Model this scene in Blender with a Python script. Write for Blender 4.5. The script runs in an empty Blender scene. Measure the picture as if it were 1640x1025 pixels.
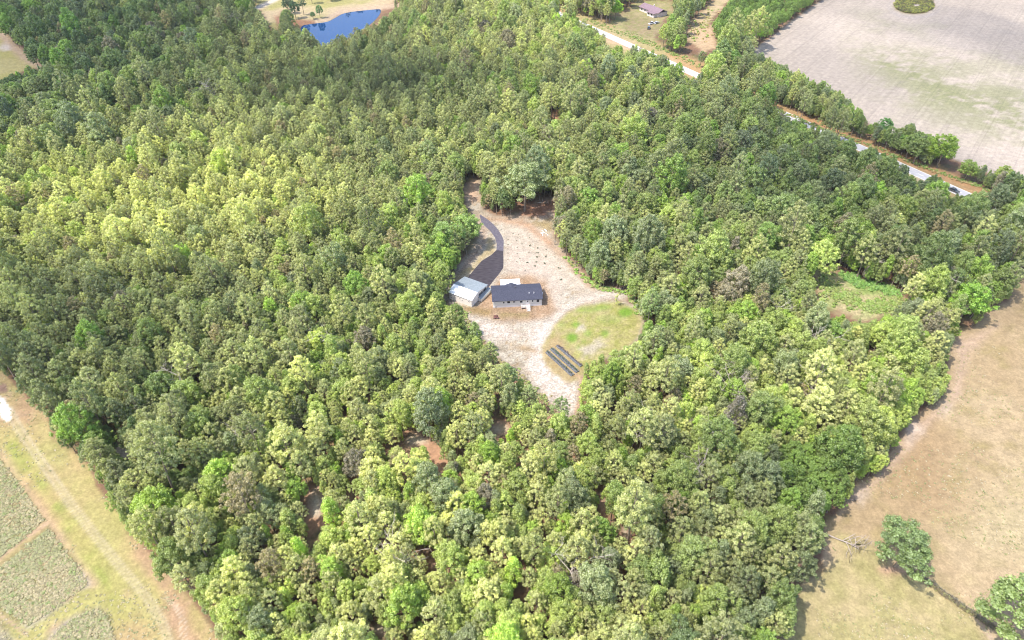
import bpy, math, random
import numpy as np
from mathutils import Vector, Matrix

sc = bpy.context.scene
COL = sc.collection
rnd = random.Random(7)
rng = np.random.default_rng(11)

# ------------------------------------------------------------------ camera
CAM_H = 150.0
PITCH = math.radians(40.0)
FPX = 1093.0                       # focal length in photo pixels (1640 wide)
cam_d = bpy.data.cameras.new('camera')
cam_d.sensor_width = 36.0
cam_d.lens = FPX / 1640.0 * 36.0
cam_d.clip_start = 1.0
cam_d.clip_end = 30000.0
cam = bpy.data.objects.new('camera', cam_d)
COL.objects.link(cam)
cam.location = (0, 0, CAM_H)
cam.rotation_euler = (math.radians(90) - PITCH, 0, 0)
sc.camera = cam

# ------------------------------------------------------------------ sky, sun, exposure
SUN_EL = math.radians(61.0)
SUN_TO = Vector((-0.94, -0.34, 0)).normalized()          # horizontal direction towards the sun
sun_vec = Vector((SUN_TO.x * math.cos(SUN_EL), SUN_TO.y * math.cos(SUN_EL), math.sin(SUN_EL)))
world = bpy.data.worlds.new('World')
sc.world = world
world.use_nodes = True
wn = world.node_tree
bg = wn.nodes['Background']
sky = wn.nodes.new('ShaderNodeTexSky')
sky.sky_type = 'NISHITA'
sky.sun_disc = False
sky.sun_elevation = SUN_EL
sky.sun_rotation = math.atan2(SUN_TO.x, SUN_TO.y)
sky.dust_density = 2.0
wn.links.new(sky.outputs[0], bg.inputs[0])
bg.inputs[1].default_value = 0.15
sd = bpy.data.lights.new('sun', 'SUN')
sd.energy = 2.6
sd.angle = math.radians(0.6)
sd.color = (1.0, 0.94, 0.83)
sun = bpy.data.objects.new('sun', sd)
COL.objects.link(sun)
sun.rotation_euler = sun_vec.to_track_quat('Z', 'Y').to_euler()
sc.view_settings.view_transform = 'Standard'
sc.view_settings.look = 'None'
sc.view_settings.gamma = 1.0
sc.view_settings.use_curve_mapping = False
sc.view_settings.exposure = 1.56
sc.cycles.pixel_filter_type = 'BLACKMAN_HARRIS'
sc.cycles.filter_width = 1.1
sc.cycles.max_bounces = 8
sc.cycles.diffuse_bounces = 5
sc.cycles.transparent_max_bounces = 16

# ------------------------------------------------------------------ helpers: picture <-> ground
CP, SP = math.cos(PITCH), math.sin(PITCH)

def proj(x, y, z):
    """world point(s) to photo pixels"""
    dz = z - CAM_H
    depth = y * CP - dz * SP
    depth = np.where(np.abs(depth) < 1e-3, 1e-3, depth)
    return 820 + FPX * x / depth, 512.5 - FPX * (y * SP + dz * CP) / depth

def gp(u, v, z=0.0):
    """photo pixel to the world point at height z"""
    a = (u - 820) / FPX
    b = (512.5 - v) / FPX
    dx, dy, dz = a, CP + b * SP, -SP + b * CP
    t = (z - CAM_H) / dz
    return Vector((dx * t, dy * t, z))

def inside(poly, U, V):
    U = np.asarray(U, float); V = np.asarray(V, float)
    r = np.zeros(U.shape, bool)
    n = len(poly)
    for i in range(n):
        x1, y1 = poly[i]; x2, y2 = poly[(i + 1) % n]
        if y1 == y2:
            continue
        c = ((y1 > V) != (y2 > V)) & (U < (x2 - x1) * (V - y1) / (y2 - y1) + x1)
        r ^= c
    return r

def sdist(poly, U, V, closed=True):
    """signed distance to a polygon (positive inside) or distance to a polyline"""
    d = np.full(U.shape, 1e9)
    n = len(poly)
    for i in range(n if closed else n - 1):
        x1, y1 = poly[i]; x2, y2 = poly[(i + 1) % n]
        ex, ey = x2 - x1, y2 - y1
        L = ex * ex + ey * ey + 1e-9
        t = np.clip(((U - x1) * ex + (V - y1) * ey) / L, 0, 1)
        d = np.minimum(d, np.hypot(U - x1 - t * ex, V - y1 - t * ey))
    if closed:
        return np.where(inside(poly, U, V), d, -d)
    return d

_perm = np.random.default_rng(3).random((256, 256))
def vnoise(x, y):
    xi = np.floor(x).astype(int); yi = np.floor(y).astype(int)
    fx = x - xi; fy = y - yi
    fx = fx * fx * (3 - 2 * fx); fy = fy * fy * (3 - 2 * fy)
    g = lambda a, b: _perm[a & 255, b & 255]
    return (g(xi, yi) * (1 - fx) + g(xi + 1, yi) * fx) * (1 - fy) + (g(xi, yi + 1) * (1 - fx) + g(xi + 1, yi + 1) * fx) * fy
def fbm(x, y, o=4):
    s = 0; a = 1; t = 0
    for k in range(o):
        s = s + a * vnoise(x * 2 ** k + 17 * k, y * 2 ** k + 31 * k); t += a; a *= .55
    return s / t

# ------------------------------------------------------------------ helpers: objects
def tag(o, label=None, cat=None, group=None, kind=None):
    if label: o['label'] = label
    if cat: o['category'] = cat
    if group: o['group'] = group
    if kind: o['kind'] = kind
    return o

def empty(name, loc, rz=0.0):
    o = bpy.data.objects.new(name, None)
    o.empty_display_size = 0.5
    COL.objects.link(o)
    o.location = loc
    o.rotation_euler = (0, 0, rz)
    return o

def mesh_np(name, verts, faces, mats, uvcol=None, fm=None):
    """faces: (n,k) int array, all of one size"""
    me = bpy.data.meshes.new(name)
    verts = np.asarray(verts, np.float32); faces = np.asarray(faces, np.int32)
    k = faces.shape[1]
    me.vertices.add(len(verts)); me.vertices.foreach_set('co', verts.ravel())
    me.loops.add(faces.size); me.loops.foreach_set('vertex_index', faces.ravel())
    me.polygons.add(len(faces))
    me.polygons.foreach_set('loop_start', np.arange(0, faces.size, k, dtype=np.int32))
    me.polygons.foreach_set('loop_total', np.full(len(faces), k, np.int32))
    for m in mats: me.materials.append(m)
    if fm is not None: me.polygons.foreach_set('material_index', np.asarray(fm, np.int32))
    me.update(calc_edges=True)
    me.validate()
    return me

class MB:
    """collects simple shapes into one mesh"""
    def __init__(s): s.v = []; s.f = []
    def add(s, vs, fs):
        b = len(s.v); s.v += [tuple(v) for v in vs]; s.f += [tuple(i + b for i in f) for f in fs]; return s
    def box(s, x0, x1, y0, y1, z0, z1):
        return s.add([(x0,y0,z0),(x1,y0,z0),(x1,y1,z0),(x0,y1,z0),(x0,y0,z1),(x1,y0,z1),(x1,y1,z1),(x0,y1,z1)],
                     [(0,3,2,1),(4,5,6,7),(0,1,5,4),(1,2,6,5),(2,3,7,6),(3,0,4,7)])
    def tube(s, pts, rads, n=7, cap=True):
        pts = [Vector(p) for p in pts]
        b = len(s.v)
        for i, p in enumerate(pts):
            d = (pts[min(i+1, len(pts)-1)] - pts[max(i-1, 0)]).normalized()
            q = Vector((0,0,1)) if abs(d.z) < .9 else Vector((1,0,0))
            a = d.cross(q).normalized(); c = d.cross(a)
            for k in range(n):
                t = 2*math.pi*k/n
                s.v.append(tuple(p + (a*math.cos(t) + c*math.sin(t))*rads[i]))
        for i in range(len(pts)-1):
            for k in range(n):
                k2 = (k+1) % n
                s.f.append((b+i*n+k, b+i*n+k2, b+(i+1)*n+k2, b+(i+1)*n+k))
        if cap:
            s.f.append(tuple(b+k for k in range(n))[::-1]); e = b+(len(pts)-1)*n
            s.f.append(tuple(e+k for k in range(n)))
        return s
    def prism(s, prof, x0, x1, axis='x'):
        """profile (y,z) swept along x"""
        n = len(prof)
        vs = [(x0, y, z) for y, z in prof] + [(x1, y, z) for y, z in prof]
        fs = [tuple(range(n))[::-1], tuple(range(n, 2*n))]
        fs += [(i, (i+1) % n, n+(i+1) % n, n+i) for i in range(n)]
        return s.add(vs, fs)
    def build(s, name, mat, parent=None, smooth=False):
        me = bpy.data.meshes.new(name)
        me.from_pydata(s.v, [], s.f)
        me.materials.append(mat)
        if smooth:
            me.polygons.foreach_set('use_smooth', [True]*len(me.polygons))
        me.update()
        o = bpy.data.objects.new(name, me)
        COL.objects.link(o)
        if parent: o.parent = parent
        return o

# ------------------------------------------------------------------ materials
def new_mat(name):
    m = bpy.data.materials.new(name); m.use_nodes = True
    return m, m.node_tree, m.node_tree.nodes['Principled BSDF']

def mat_noise(name, c1, c2, scale=2.0, rough=.8, spec=.2, metallic=0.0, detail=6, bump=0.0, stretch=None):
    m, t, p = new_mat(name)
    N = t.nodes; L = t.links
    tc = N.new('ShaderNodeTexCoord'); no = N.new('ShaderNodeTexNoise')
    no.inputs['Scale'].default_value = scale; no.inputs['Detail'].default_value = detail
    if stretch:
        mp = N.new('ShaderNodeMapping'); mp.inputs['Scale'].default_value = stretch
        L.new(tc.outputs['Object'], mp.inputs[0]); L.new(mp.outputs[0], no.inputs['Vector'])
    else:
        L.new(tc.outputs['Object'], no.inputs['Vector'])
    r = N.new('ShaderNodeValToRGB')
    r.color_ramp.elements[0].position = .35; r.color_ramp.elements[1].position = .65
    r.color_ramp.elements[0].color = (*c1, 1); r.color_ramp.elements[1].color = (*c2, 1)
    L.new(no.outputs[0], r.inputs[0]); L.new(r.outputs[0], p.inputs['Base Color'])
    p.inputs['Roughness'].default_value = rough; p.inputs['Specular IOR Level'].default_value = spec
    p.inputs['Metallic'].default_value = metallic
    if bump:
        b = N.new('ShaderNodeBump'); b.inputs['Distance'].default_value = bump
        L.new(no.outputs[0], b.inputs['Height']); L.new(b.outputs[0], p.inputs['Normal'])
    return m

def mat_leaf(name, trans=.45):
    m = bpy.data.materials.new(name); m.use_nodes = True
    t = m.node_tree; N = t.nodes; L = t.links
    for n in list(N): N.remove(n)
    out = N.new('ShaderNodeOutputMaterial')
    at = N.new('ShaderNodeAttribute'); at.attribute_type = 'INSTANCER'; at.attribute_name = 'tint'
    lf = N.new('ShaderNodeAttribute'); lf.attribute_type = 'GEOMETRY'; lf.attribute_name = 'lv'
    mr = N.new('ShaderNodeMapRange'); mr.inputs['To Min'].default_value = .55; mr.inputs['To Max'].default_value = 1.5
    L.new(lf.outputs['Fac'], mr.inputs[0])
    ml = N.new('ShaderNodeVectorMath'); ml.operation = 'SCALE'
    L.new(at.outputs['Vector'], ml.inputs[0]); L.new(mr.outputs[0], ml.inputs['Scale'])
    d = N.new('ShaderNodeBsdfDiffuse'); tr = N.new('ShaderNodeBsdfTranslucent')
    g = N.new('ShaderNodeBsdfGlossy'); g.inputs['Roughness'].default_value = .55
    g.inputs['Color'].default_value = (.9, .95, 1, 1)
    L.new(ml.outputs[0], d.inputs[0])
    wm = N.new('ShaderNodeVectorMath'); wm.operation = 'MULTIPLY'; wm.inputs[1].default_value = (1.15, 1.25, .6)
    L.new(ml.outputs[0], wm.inputs[0]); L.new(wm.outputs[0], tr.inputs[0])
    mx = N.new('ShaderNodeMixShader'); mx.inputs[0].default_value = trans
    L.new(d.outputs[0], mx.inputs[1]); L.new(tr.outputs[0], mx.inputs[2])
    m2 = N.new('ShaderNodeMixShader'); m2.inputs[0].default_value = .045
    L.new(mx.outputs[0], m2.inputs[1]); L.new(g.outputs[0], m2.inputs[2])
    L.new(m2.outputs[0], out.inputs[0])
    return m

M_leaf = mat_leaf('leaves')
M_bark = mat_noise('bark', (.16,.12,.09), (.28,.23,.18), 3)
M_dead = mat_noise('dead_wood', (.40,.34,.31), (.60,.53,.48), 2)

# ------------------------------------------------------------------ clouds high above the camera, and hazy air
def cloud(pix, rx, ry, rz, depth, seed, label, z=900.0):
    """thin cumulus whose shade falls on the ground around photo pixel pix"""
    g = gp(*pix)
    c = Vector((g.x, g.y, 0)) + sun_vec * (z / sun_vec.z)
    r = random.Random(seed)
    n, m_ = 40, 20; th = 60.0
    ph = [r.uniform(0, 6.28) for _ in range(8)]
    vs = []; fs = []
    for j in range(m_ + 1):
        b = math.pi * j / m_
        for i in range(n):
            a = 2 * math.pi * i / n
            w = 1 + .16*math.sin(2*a+ph[0]) + .12*math.sin(3*a+ph[1]) + .09*math.sin(5*a+ph[2]+2*b) + .05*math.sin(9*a+ph[3]+3*b)
            q = math.sin(b) * w
            x, y = q*math.cos(a)*rx, q*math.sin(a)*ry
            h = math.cos(b)
            h = (h if h > 0 else h*.5) * th * .5 * (1 + .25*math.sin(4*a+ph[4])*math.sin(3*b+ph[5]))
            vs.append((x*math.cos(rz)-y*math.sin(rz), x*math.sin(rz)+y*math.cos(rz), h))
    for j in range(m_):
        for i in range(n):
            fs.append((j*n+i, j*n+(i+1) % n, (j+1)*n+(i+1) % n, (j+1)*n+i))
    me = bpy.data.meshes.new('cloud'); me.from_pydata(vs, [], fs)
    # thin vapour: thickest in the middle, ragged and fading to nothing at the rim
    m = bpy.data.materials.new('cloud_vapour'); m.use_nodes = True; N = m.node_tree.nodes; L = m.node_tree.links
    N.remove(N['Principled BSDF'])
    tc = N.new('ShaderNodeTexCoord'); vm = N.new('ShaderNodeVectorMath'); vm.operation = 'MULTIPLY_ADD'
    vm.inputs[1].default_value = (2, 2, 0); vm.inputs[2].default_value = (-1, -1, 0)
    L.new(tc.outputs['Generated'], vm.inputs[0])
    ln = N.new('ShaderNodeVectorMath'); ln.operation = 'LENGTH'; L.new(vm.outputs[0], ln.inputs[0])
    no = N.new('ShaderNodeTexNoise'); no.inputs['Scale'].default_value = .018; no.inputs['Detail'].default_value = 5
    L.new(tc.outputs['Object'], no.inputs['Vector'])
    ad = N.new('ShaderNodeMath'); ad.operation = 'MULTIPLY_ADD'; ad.inputs[1].default_value = 1.1; L.new(no.outputs[0], ad.inputs[0]); L.new(ln.outputs['Value'], ad.inputs[2])
    mr = N.new('ShaderNodeMapRange'); mr.interpolation_type = 'SMOOTHSTEP'
    for i_, q_ in zip((1,2,3,4), (.75, 1.45, depth, 0.0)): mr.inputs[i_].default_value = q_
    L.new(ad.outputs[0], mr.inputs[0])
    tr = N.new('ShaderNodeBsdfTransparent'); df = N.new('ShaderNodeBsdfDiffuse'); df.inputs[0].default_value = (.9,.9,.92,1)
    mx = N.new('ShaderNodeMixShader'); L.new(mr.outputs[0], mx.inputs[0]); L.new(tr.outputs[0], mx.inputs[1]); L.new(df.outputs[0], mx.inputs[2])
    L.new(mx.outputs[0], N['Material Output'].inputs['Surface'])
    me.materials.append(m); me.update()
    o = bpy.data.objects.new('cloud', me); COL.objects.link(o); o.location = c
    tag(o, kind='structure')
cloud((110,85), 200, 150, 0, .46, 1, '')
cloud((640,150), 170, 50, -.12, .52, 2, '')
cloud((1350,290), 160, 75, -.75, .32, 3, '', 940)
cloud((1580,55), 120, 55, -.85, .2, 4, '', 860)
cloud((110,560), 75, 42, .2, .44, 5, '', 980)
cloud((1110,800), 48, 26, .1, .28, 6, '', 1000)

HAZE = 0.00004
hm = bpy.data.materials.new('hazy_air'); hm.use_nodes = True; N_ = hm.node_tree.nodes
N_.remove(N_['Principled BSDF'])
pv = N_.new('ShaderNodeVolumePrincipled'); pv.inputs['Color'].default_value = (.86,.92,1,1); pv.inputs['Density'].default_value = HAZE
hm.node_tree.links.new(pv.outputs[0], N_['Material Output'].inputs['Volume'])
if HAZE > 0:
    hz = MB().box(-9000, 9000, -600, 21000, -1.0, 156.0).build('haze', hm); tag(hz, kind='stuff')
sc.cycles.volume_bounces = 0

# ------------------------------------------------------------------ zones, outlined on the ground (photo pixels)
Z_CLEAR = [(742,300),(756,284),(770,290),(772,335),(800,347),(835,342),(858,322),(893,316),(890,345),(886,380),(905,410),(925,430),(940,452),
           (965,463),(1000,464),(1004,482),(1022,490),(1031,515),(1025,540),(1000,562),(982,574),(955,566),(940,582),(932,610),(929,635),(922,664),
           (905,670),(885,650),(865,637),(840,612),(815,590),(790,570),(775,545),(750,530),(744,505),(728,492),(708,478),(716,455),(722,440),(745,412),(764,388),(767,368),(755,345),(744,322)]
Z_LEFT = [(-400,540),(-60,560),(0,590),(15,607),(46,638),(77,664),(84,715),(123,725),(143,746),(154,779),(189,820),(225,869),(261,910),(307,961),(328,991),(353,1025),(380,1075),(420,1500),(-2000,1500),(-2000,540)]
Z_RIGHT = [(2200,400),(1660,425),(1628,442),(1616,480),(1575,500),(1558,524),(1527,531),(1522,555),(1517,575),(1520,609),(1510,637),(1483,654),(1459,664),(1455,681),(1430,710),(1422,738),(1398,763),(1373,770),(1354,798),(1335,830),(1319,840),(1321,858),(1316,896),(1325,919),(1305,925),(1288,930),(1275,963),(1268,1004),(1259,1025),(1245,1080),(1200,1500),(3000,1500),(3000,400)]
Z_PLOW = [(1330,-10),(1262,38),(1240,56),(1206,80),(1240,97),(1285,115),(1310,130),(1345,145),(1385,180),(1390,200),(1420,194),(1440,205),(1460,197),(1490,210),(1522,228),(1518,262),(1555,262),(1600,272),(1660,280),(2200,330),(2200,-10)]
Z_PLOWG = [(1330,-10),(1262,38),(1240,56),(1206,80),(1215,100),(1260,128),(1330,162),(1400,203),(1500,243),(1600,284),(1700,318),(2300,540),(2300,-10)]
Z_VERGE1 = [(925,22),(960,38),(1010,58),(1060,78),(1100,98),(1135,118),(1118,114),(1060,87),(1020,71),(985,56),(960,46),(930,32)]
Z_VERGE2 = [(1212,152),(1245,172),(1300,197),(1370,222),(1440,250),(1520,283),(1590,308),(1580,313),(1555,303),(1500,281),(1455,262),(1400,240),(1375,230),(1310,203),(1250,178)]
Z_YARD = [(975,22),(1005,18),(1018,0),(1075,0),(1080,18),(1062,34),(1050,55),(1050,70),(1010,58),(985,48)]
Z_TRAIL = [(1100,52),(1118,25),(1150,-8),(1176,-8),(1140,30),(1134,48),(1148,76),(1128,80),(1105,68)]
Z_POND = [(480,42),(500,38),(525,36),(545,22),(610,14),(640,12),(600,34),(560,52),(532,64),(512,68),(498,52)]
Z_BANK = [(400,-10),(640,-10),(628,6),(612,15),(545,20),(525,34),(490,40),(468,34),(462,10),(440,30),(448,48),(430,40),(415,16)]
Z_NW = [(-200,20),(0,43),(10,50),(25,72),(50,92),(74,106),(40,113),(0,130),(-200,170)]
Z_NE = [(1300,430),(1320,424),(1352,438),(1388,455),(1440,470),(1462,486),(1430,500),(1385,516),(1345,502),(1310,482)]
Z_NEW = [(1462,470),(1490,468),(1492,492),(1462,492)]
def ell(cx, cy, rx, ry, n=12):
    return [(cx + rx*math.cos(2*math.pi*k/n), cy + ry*math.sin(2*math.pi*k/n)) for k in range(n)]
GAPS = [[(968,52),(1014,70),(1012,82),(966,64)], ell(1076,101,5,3), [(1088,106),(1120,118),(1116,125),(1088,114)], [(1370,232),(1396,243),(1394,249),(1370,239)], [(1455,271),(1484,284),(1482,291),(1456,280)], [(1516,298),(1550,311),(1548,318),(1516,306)], ell(900,22,7,4), ell(800,686,16,9), ell(506,806,10,26), ell(560,790,6,14), ell(668,705,18,7), ell(696,738,9,7), ell(964,802,8,18), ell(196,724,14,10),
        ell(888,188,12,10), ell(478,264,16,2), ell(290,284,9,3), ell(533,290,12,4), ell(757,306,10,18), ell(1002,850,6,12), ell(495,840,7,16),
        ell(700,905,7,9), ell(610,1008,12,9), ell(870,910,8,8), ell(636,515,7,7), ell(480,628,7,5), ell(1060,645,5,5), ell(1398,690,4,4)]
OPEN = [Z_CLEAR, Z_LEFT, Z_RIGHT, Z_PLOW, Z_VERGE1, Z_VERGE2, Z_YARD, Z_TRAIL, Z_POND, Z_BANK, Z_NW, Z_NE] + GAPS
SANDY = [ell(800,686,18,11), ell(506,806,12,30), ell(562,790,9,18), ell(668,705,20,9), ell(698,738,12,9), ell(964,802,8,18), ell(650,722,8,5), ell(604,1006,12,8), ell(196,724,12,9)]
ROADBITS = [ell(990,66,20,6), ell(1106,114,10,4), ell(1384,239,9,4), ell(1470,277,13,5), ell(1532,306,16,5)]
OPENBIG = [Z_CLEAR, Z_LEFT, Z_RIGHT, Z_PLOW, Z_VERGE1, Z_VERGE2, Z_YARD, Z_TRAIL, Z_POND, Z_BANK, Z_NW, Z_NE]
BASEOPEN = [Z_CLEAR, Z_LEFT, Z_RIGHT, Z_PLOWG, Z_VERGE1, Z_VERGE2, Z_YARD, Z_TRAIL, Z_POND, Z_BANK, Z_NW, Z_NE]
ROAD = [(700,-65),(880,14),(930,38),(1000,69),(1100,113),(1380,237),(1470,277),(1535,307),(1640,354),(1800,425)]

# ------------------------------------------------------------------ ground sheet
def build_ground():
    ys = [-400.0, -150.0, 0.0, 30.0]
    y = 40.0
    while y < 760:
        ys.append(y); y += max(.55, (y + 90) * .0038)
    while y < 20000:
        ys.append(y); y *= 1.25
    ys = np.array(ys)
    nx = 760
    s = np.linspace(-1, 1, nx)
    W = np.maximum(170, .83 * (ys + 95)) * 1.25
    X = s[None, :] * W[:, None]
    Y = np.repeat(ys[:, None], nx, 1)
    U, V = proj(X, Y, 0.0)
    ok = Y > 20
    U = np.where(ok, U, -5000); V = np.where(ok, V, 5000)
    n1 = fbm(X * .05, Y * .05); n2 = fbm(X * .25 + 9, Y * .25); n3 = fbm(X * 1.1, Y * 1.1 + 5, 3); n4 = fbm(X*.015+3, Y*.015)
    wob = (n2 - .5) * 14 + (n3 - .5) * 7
    c = np.empty(X.shape + (3,)); k = np.zeros(X.shape + (3,))     # colour; masks: plough rows, straw speckle, grass texture
    def mixc(c1, c2, f):
        f = np.clip(f, 0, 1)[..., None]
        return np.asarray(c1) * (1 - f) + np.asarray(c2) * f
    c[:] = mixc((.21,.125,.085), (.32,.19,.13), (n1 - .3) * 2)
    c[:] = mixc(c, (.15,.14,.07), (n2 - .42) * 3)
    redf = np.clip(1.1 - np.hypot((U - 740) / 330, (V - 790) / 190), 0, 1)
    c[:] = mixc(c, (.66,.40,.27), redf * np.clip((n3 - .2) * 2.8, 0, 1))
    def paint(poly, col, fe=3.0, w=1.0, a=1.0, msk=None):
        us = [p[0] for p in poly]; vs = [p[1] for p in poly]
        m = (U > min(us) - 30) & (U < max(us) + 30) & (V > min(vs) - 30) & (V < max(vs) + 30)
        if not m.any(): return
        d = sdist(poly, U[m], V[m]) + wob[m] * w
        f = np.clip(d / fe * .5 + .5, 0, 1) * a
        f = f * f * (3 - 2 * f)
        cc = col[m] if isinstance(col, np.ndarray) and col.ndim == 3 else np.asarray(col)
        c[m] = c[m] * (1 - f[:, None]) + cc * f[:, None]
        if msk is not None:
            k[m] = k[m] * (1 - f[:, None]) + np.asarray(msk) * f[:, None]
    def line(pts, wd, col, a=1.0, w=.1, msk=None, fe=2.0):
        us = [p[0] for p in pts]; vs = [p[1] for p in pts]
        m = (U > min(us) - 30) & (U < max(us) + 30) & (V > min(vs) - 30) & (V < max(vs) + 30)
        if not m.any(): return
        d = wd - sdist(pts, U[m], V[m], False) + wob[m] * w
        f = np.clip(d / fe * .5 + .5, 0, 1) * a
        c[m] = c[m] * (1 - f[:, None]) + np.asarray(col) * f[:, None]
        if msk is not None: k[m] = k[m] * (1 - f[:, None]) + np.asarray(msk) * f[:, None]
    # left meadow with its mown lane
    base = mixc((.47,.33,.20), (.40,.37,.15), (n1 - .38) * 4)
    base = mixc(base, (.50,.36,.25), (n2 - .52) * 3)
    paint(Z_LEFT, base, 3, .35, 1, (0, .15, .35))
    # greener band beside the wheel track
    grn = mixc((.40,.36,.14), (.30,.34,.09), (n2 - .35) * 3)
    paint([(0,690),(30,700),(90,790),(140,850),(170,900),(190,960),(210,990),(190,1010),(160,940),(120,880),(60,790),(0,720)], grn, 14, 1, .8, (0,.1,.4))
    paint([(60,650),(110,720),(160,800),(210,880),(250,940),(270,1025),(240,1025),(215,960),(160,870),(100,780),(50,690)], mixc((.44,.38,.18),(.36,.36,.13),(n2-.4)*3), 12, 1, .6)
    line([(0,725),(40,790),(75,835),(110,885),(150,935)], 6, (.52,.37,.26), .7, .3, None, 8)
    paint([(330,1040),(300,960),(260,910),(225,870),(200,850),(230,905),(255,950),(275,1040)], (.44,.29,.20), 14, 1, .75)
    # rough blocks
    rough = mixc((.25,.235,.105), (.38,.30,.18), (n2 - .36) * 3.5)
    rough = mixc(rough, (.40,.36,.33), (n1 - .62) * 7)
    paint([(-60,690),(0,733),(20,757),(45,792),(73,833),(30,872),(-2,898),(-80,940)], rough, 6, .45, 1, (0,0,.8))
    paint([(-60,960),(0,903),(40,872),(77,840),(100,870),(125,905),(146,938),(120,955),(80,985),(44,1010),(20,992),(-60,940)], rough, 6, .45, 1, (0,0,.8))
    paint([(60,1045),(80,1018),(120,985),(155,972),(178,985),(190,1040)], rough, 7, .5, 1, (0,0,.8))
    paint([(-60,1060),(-60,985),(0,990),(25,1025),(30,1060)], rough, 7, .5, 1, (0,0,.8))
    line([(-10,902),(40,862),(75,838)], 2.4, (.46,.33,.23), .9, .05)
    line([(-20,975),(0,985),(42,1016)], 2.6, (.48,.34,.26), .9, .05)
    # wheel track
    lt = [(14,655),(30,685),(55,722),(85,765),(120,815),(160,866),(200,915),(235,955),(262,1000),(275,1040)]
    line(lt, 6, (.46,.40,.25), .5, .1, (0,.1,.1), 4)
    line([(u-5.5, v+3) for u, v in lt], 1.6, (.52,.45,.33), .75, .05, None, 2)
    line([(u+4.5, v-2) for u, v in lt], 1.6, (.52,.45,.33), .75, .05, None, 2)
    line([(262,955),(280,972),(289,990),(290,1030)], .9, (.62,.52,.42), .9, .03, None, 1.5)
    line([(270,958),(290,978),(297,995),(298,1030)], .9, (.62,.52,.42), .9, .03, None, 1.5)
    paint([(-40,600),(-2,634),(8,640),(14,652),(19,656),(16,664),(20,668),(12,676),(4,670),(-4,660),(-40,640)], (.86,.84,.82), 1.5, .15)  # pale sand tone standing in for a puddle's bright sky reflection
    paint([(-10,612),(10,616),(14,625),(8,630),(-10,628)], (.30,.20,.16), 3, .3)
    # right pasture
    base = mixc((.40,.30,.185), (.45,.35,.225), (n1 - .35) * 3)
    base = mixc(base, (.34,.27,.14), (n2 - .48) * 3.0)
    base = mixc(base, (.56,.43,.30), (n4 - .5) * 4)
    base = mixc(base, (.36,.24,.14), (fbm(X*.03+40, Y*.012) - .52) * 4)
    paint(Z_RIGHT, base, 5, .5, 1, (0,.12,.3))
    g2 = mixc((.37,.33,.16), (.46,.38,.22), (n2 - .35) * 2.6)
    paint([(1230,1400),(1255,1015),(1270,960),(1290,930),(1330,905),(1345,880),(1330,862),(1345,850),(1390,865),(1450,915),(1510,945),(1555,980),(1590,1040),(1700,1400)], g2, 12, .8, .95, (0,.1,.35))
    paint([(1340,830),(1370,800),(1400,780),(1440,740),(1470,705),(1500,670),(1535,640),(1560,560),(1600,520),(1560,535),(1530,545),(1528,610),(1515,645),(1460,680),(1430,730),(1400,770),(1375,780)], (.50,.37,.29), 12, 1.3, .8)
    paint([(1500,850),(1560,800),(1640,760),(1800,800),(1800,950),(1640,920),(1560,925)], (.50,.42,.27), 60, 2, .6)
    for (a, b, r1, r2) in ((1455,700,12,26),(1380,800,10,16),(1515,655,8,10),(1470,690,14,8)):
        paint(ell(a, b, r1, r2), (.62,.53,.48), 12, 1.6, .5)
    line([(1452,905),(1480,928),(1510,950),(1535,968),(1560,984),(1600,1010)], 1.6, (.14,.10,.07), .85, .12, None, 2)  # fence row: dark weeds and their shadow painted as one line
    line([(1458,912),(1500,936),(1545,970)], 6, (.30,.25,.12), .4, .3, None, 6)
    line([(1560,984),(1600,1040)], 3, (.55,.42,.36), .6, .3)
    paint(ell(1437,912,34,10), (.50,.32,.24), 8, .6, .8)
    # ploughed field, north-east
    pl = mixc((.39,.34,.31), (.485,.42,.375), (n4 - .35) * 3)
    paint(Z_PLOWG, pl, 3, .2, 1, (1, 0, 0))
    band = np.clip(1 - np.abs(V - (95 + (U - 1400) * .33 + (n4 - .5) * 90)) / (85 + (n1 - .5) * 70), 0, 1)
    band *= np.clip((U - 1335) / 90, 0, 1) * (V < 235)
    gm = band * np.clip((n2 * .6 + n1 * .6 - .42) * 4.5, 0, 1) * inside(Z_PLOWG, U, V)
    c[:] = mixc(c, (.25,.26,.14), gm * .95)
    m = inside(Z_PLOWG, U, V)
    d = sdist(ell(1464, 10, 42, 19), U, V)
    ringf = np.exp(-(d / 2.0) ** 2) * m
    c[:] = mixc(c, (.40,.36,.36), ringf * .5)
    paint(ell(1464,9,33,14), (.26,.22,.08), 2, .1, 1, (0,0,.6))
    paint(ell(1466,9,12,3), (.48,.42,.38), 2, .1)
    ringf = np.exp(-((sdist(ell(1606,262,22,15,20), U, V)) / 1.4) ** 2) * m
    c[:] = mixc(c, (.42,.36,.34), ringf * .6)
    # road verges
    vc = mixc((.50,.31,.17), (.46,.34,.17), (n2 - .4) * 4)
    line([(u+6, v-8) for u, v in ROAD], 12, vc.mean((0,1)), 1, .25, (0,.3,.2), 4)
    line([(u-6, v+9) for u, v in ROAD], 7, (.40,.35,.17), 1, .3, (0,.1,.3), 4)
    line([(930,28),(1010,64),(1060,82)], 9, (.42,.38,.20), .8, .5, None, 6)
    line([(1290,190),(1400,233),(1500,276),(1590,312)], 4, (.52,.30,.16), .8, .3, None, 4)
    # north yard, trail, pond bank, north-west field
    paint(Z_YARD, mixc((.40,.34,.20), (.33,.33,.14), (n2-.4)*4), 6, 1, 1, (0,.3,.3))
    paint([(1000,20),(1045,30),(1060,45),(1040,62),(1000,48)], mixc((.36,.28,.18),(.28,.27,.12),(n3-.4)*4), 5, 1, 1)
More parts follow.
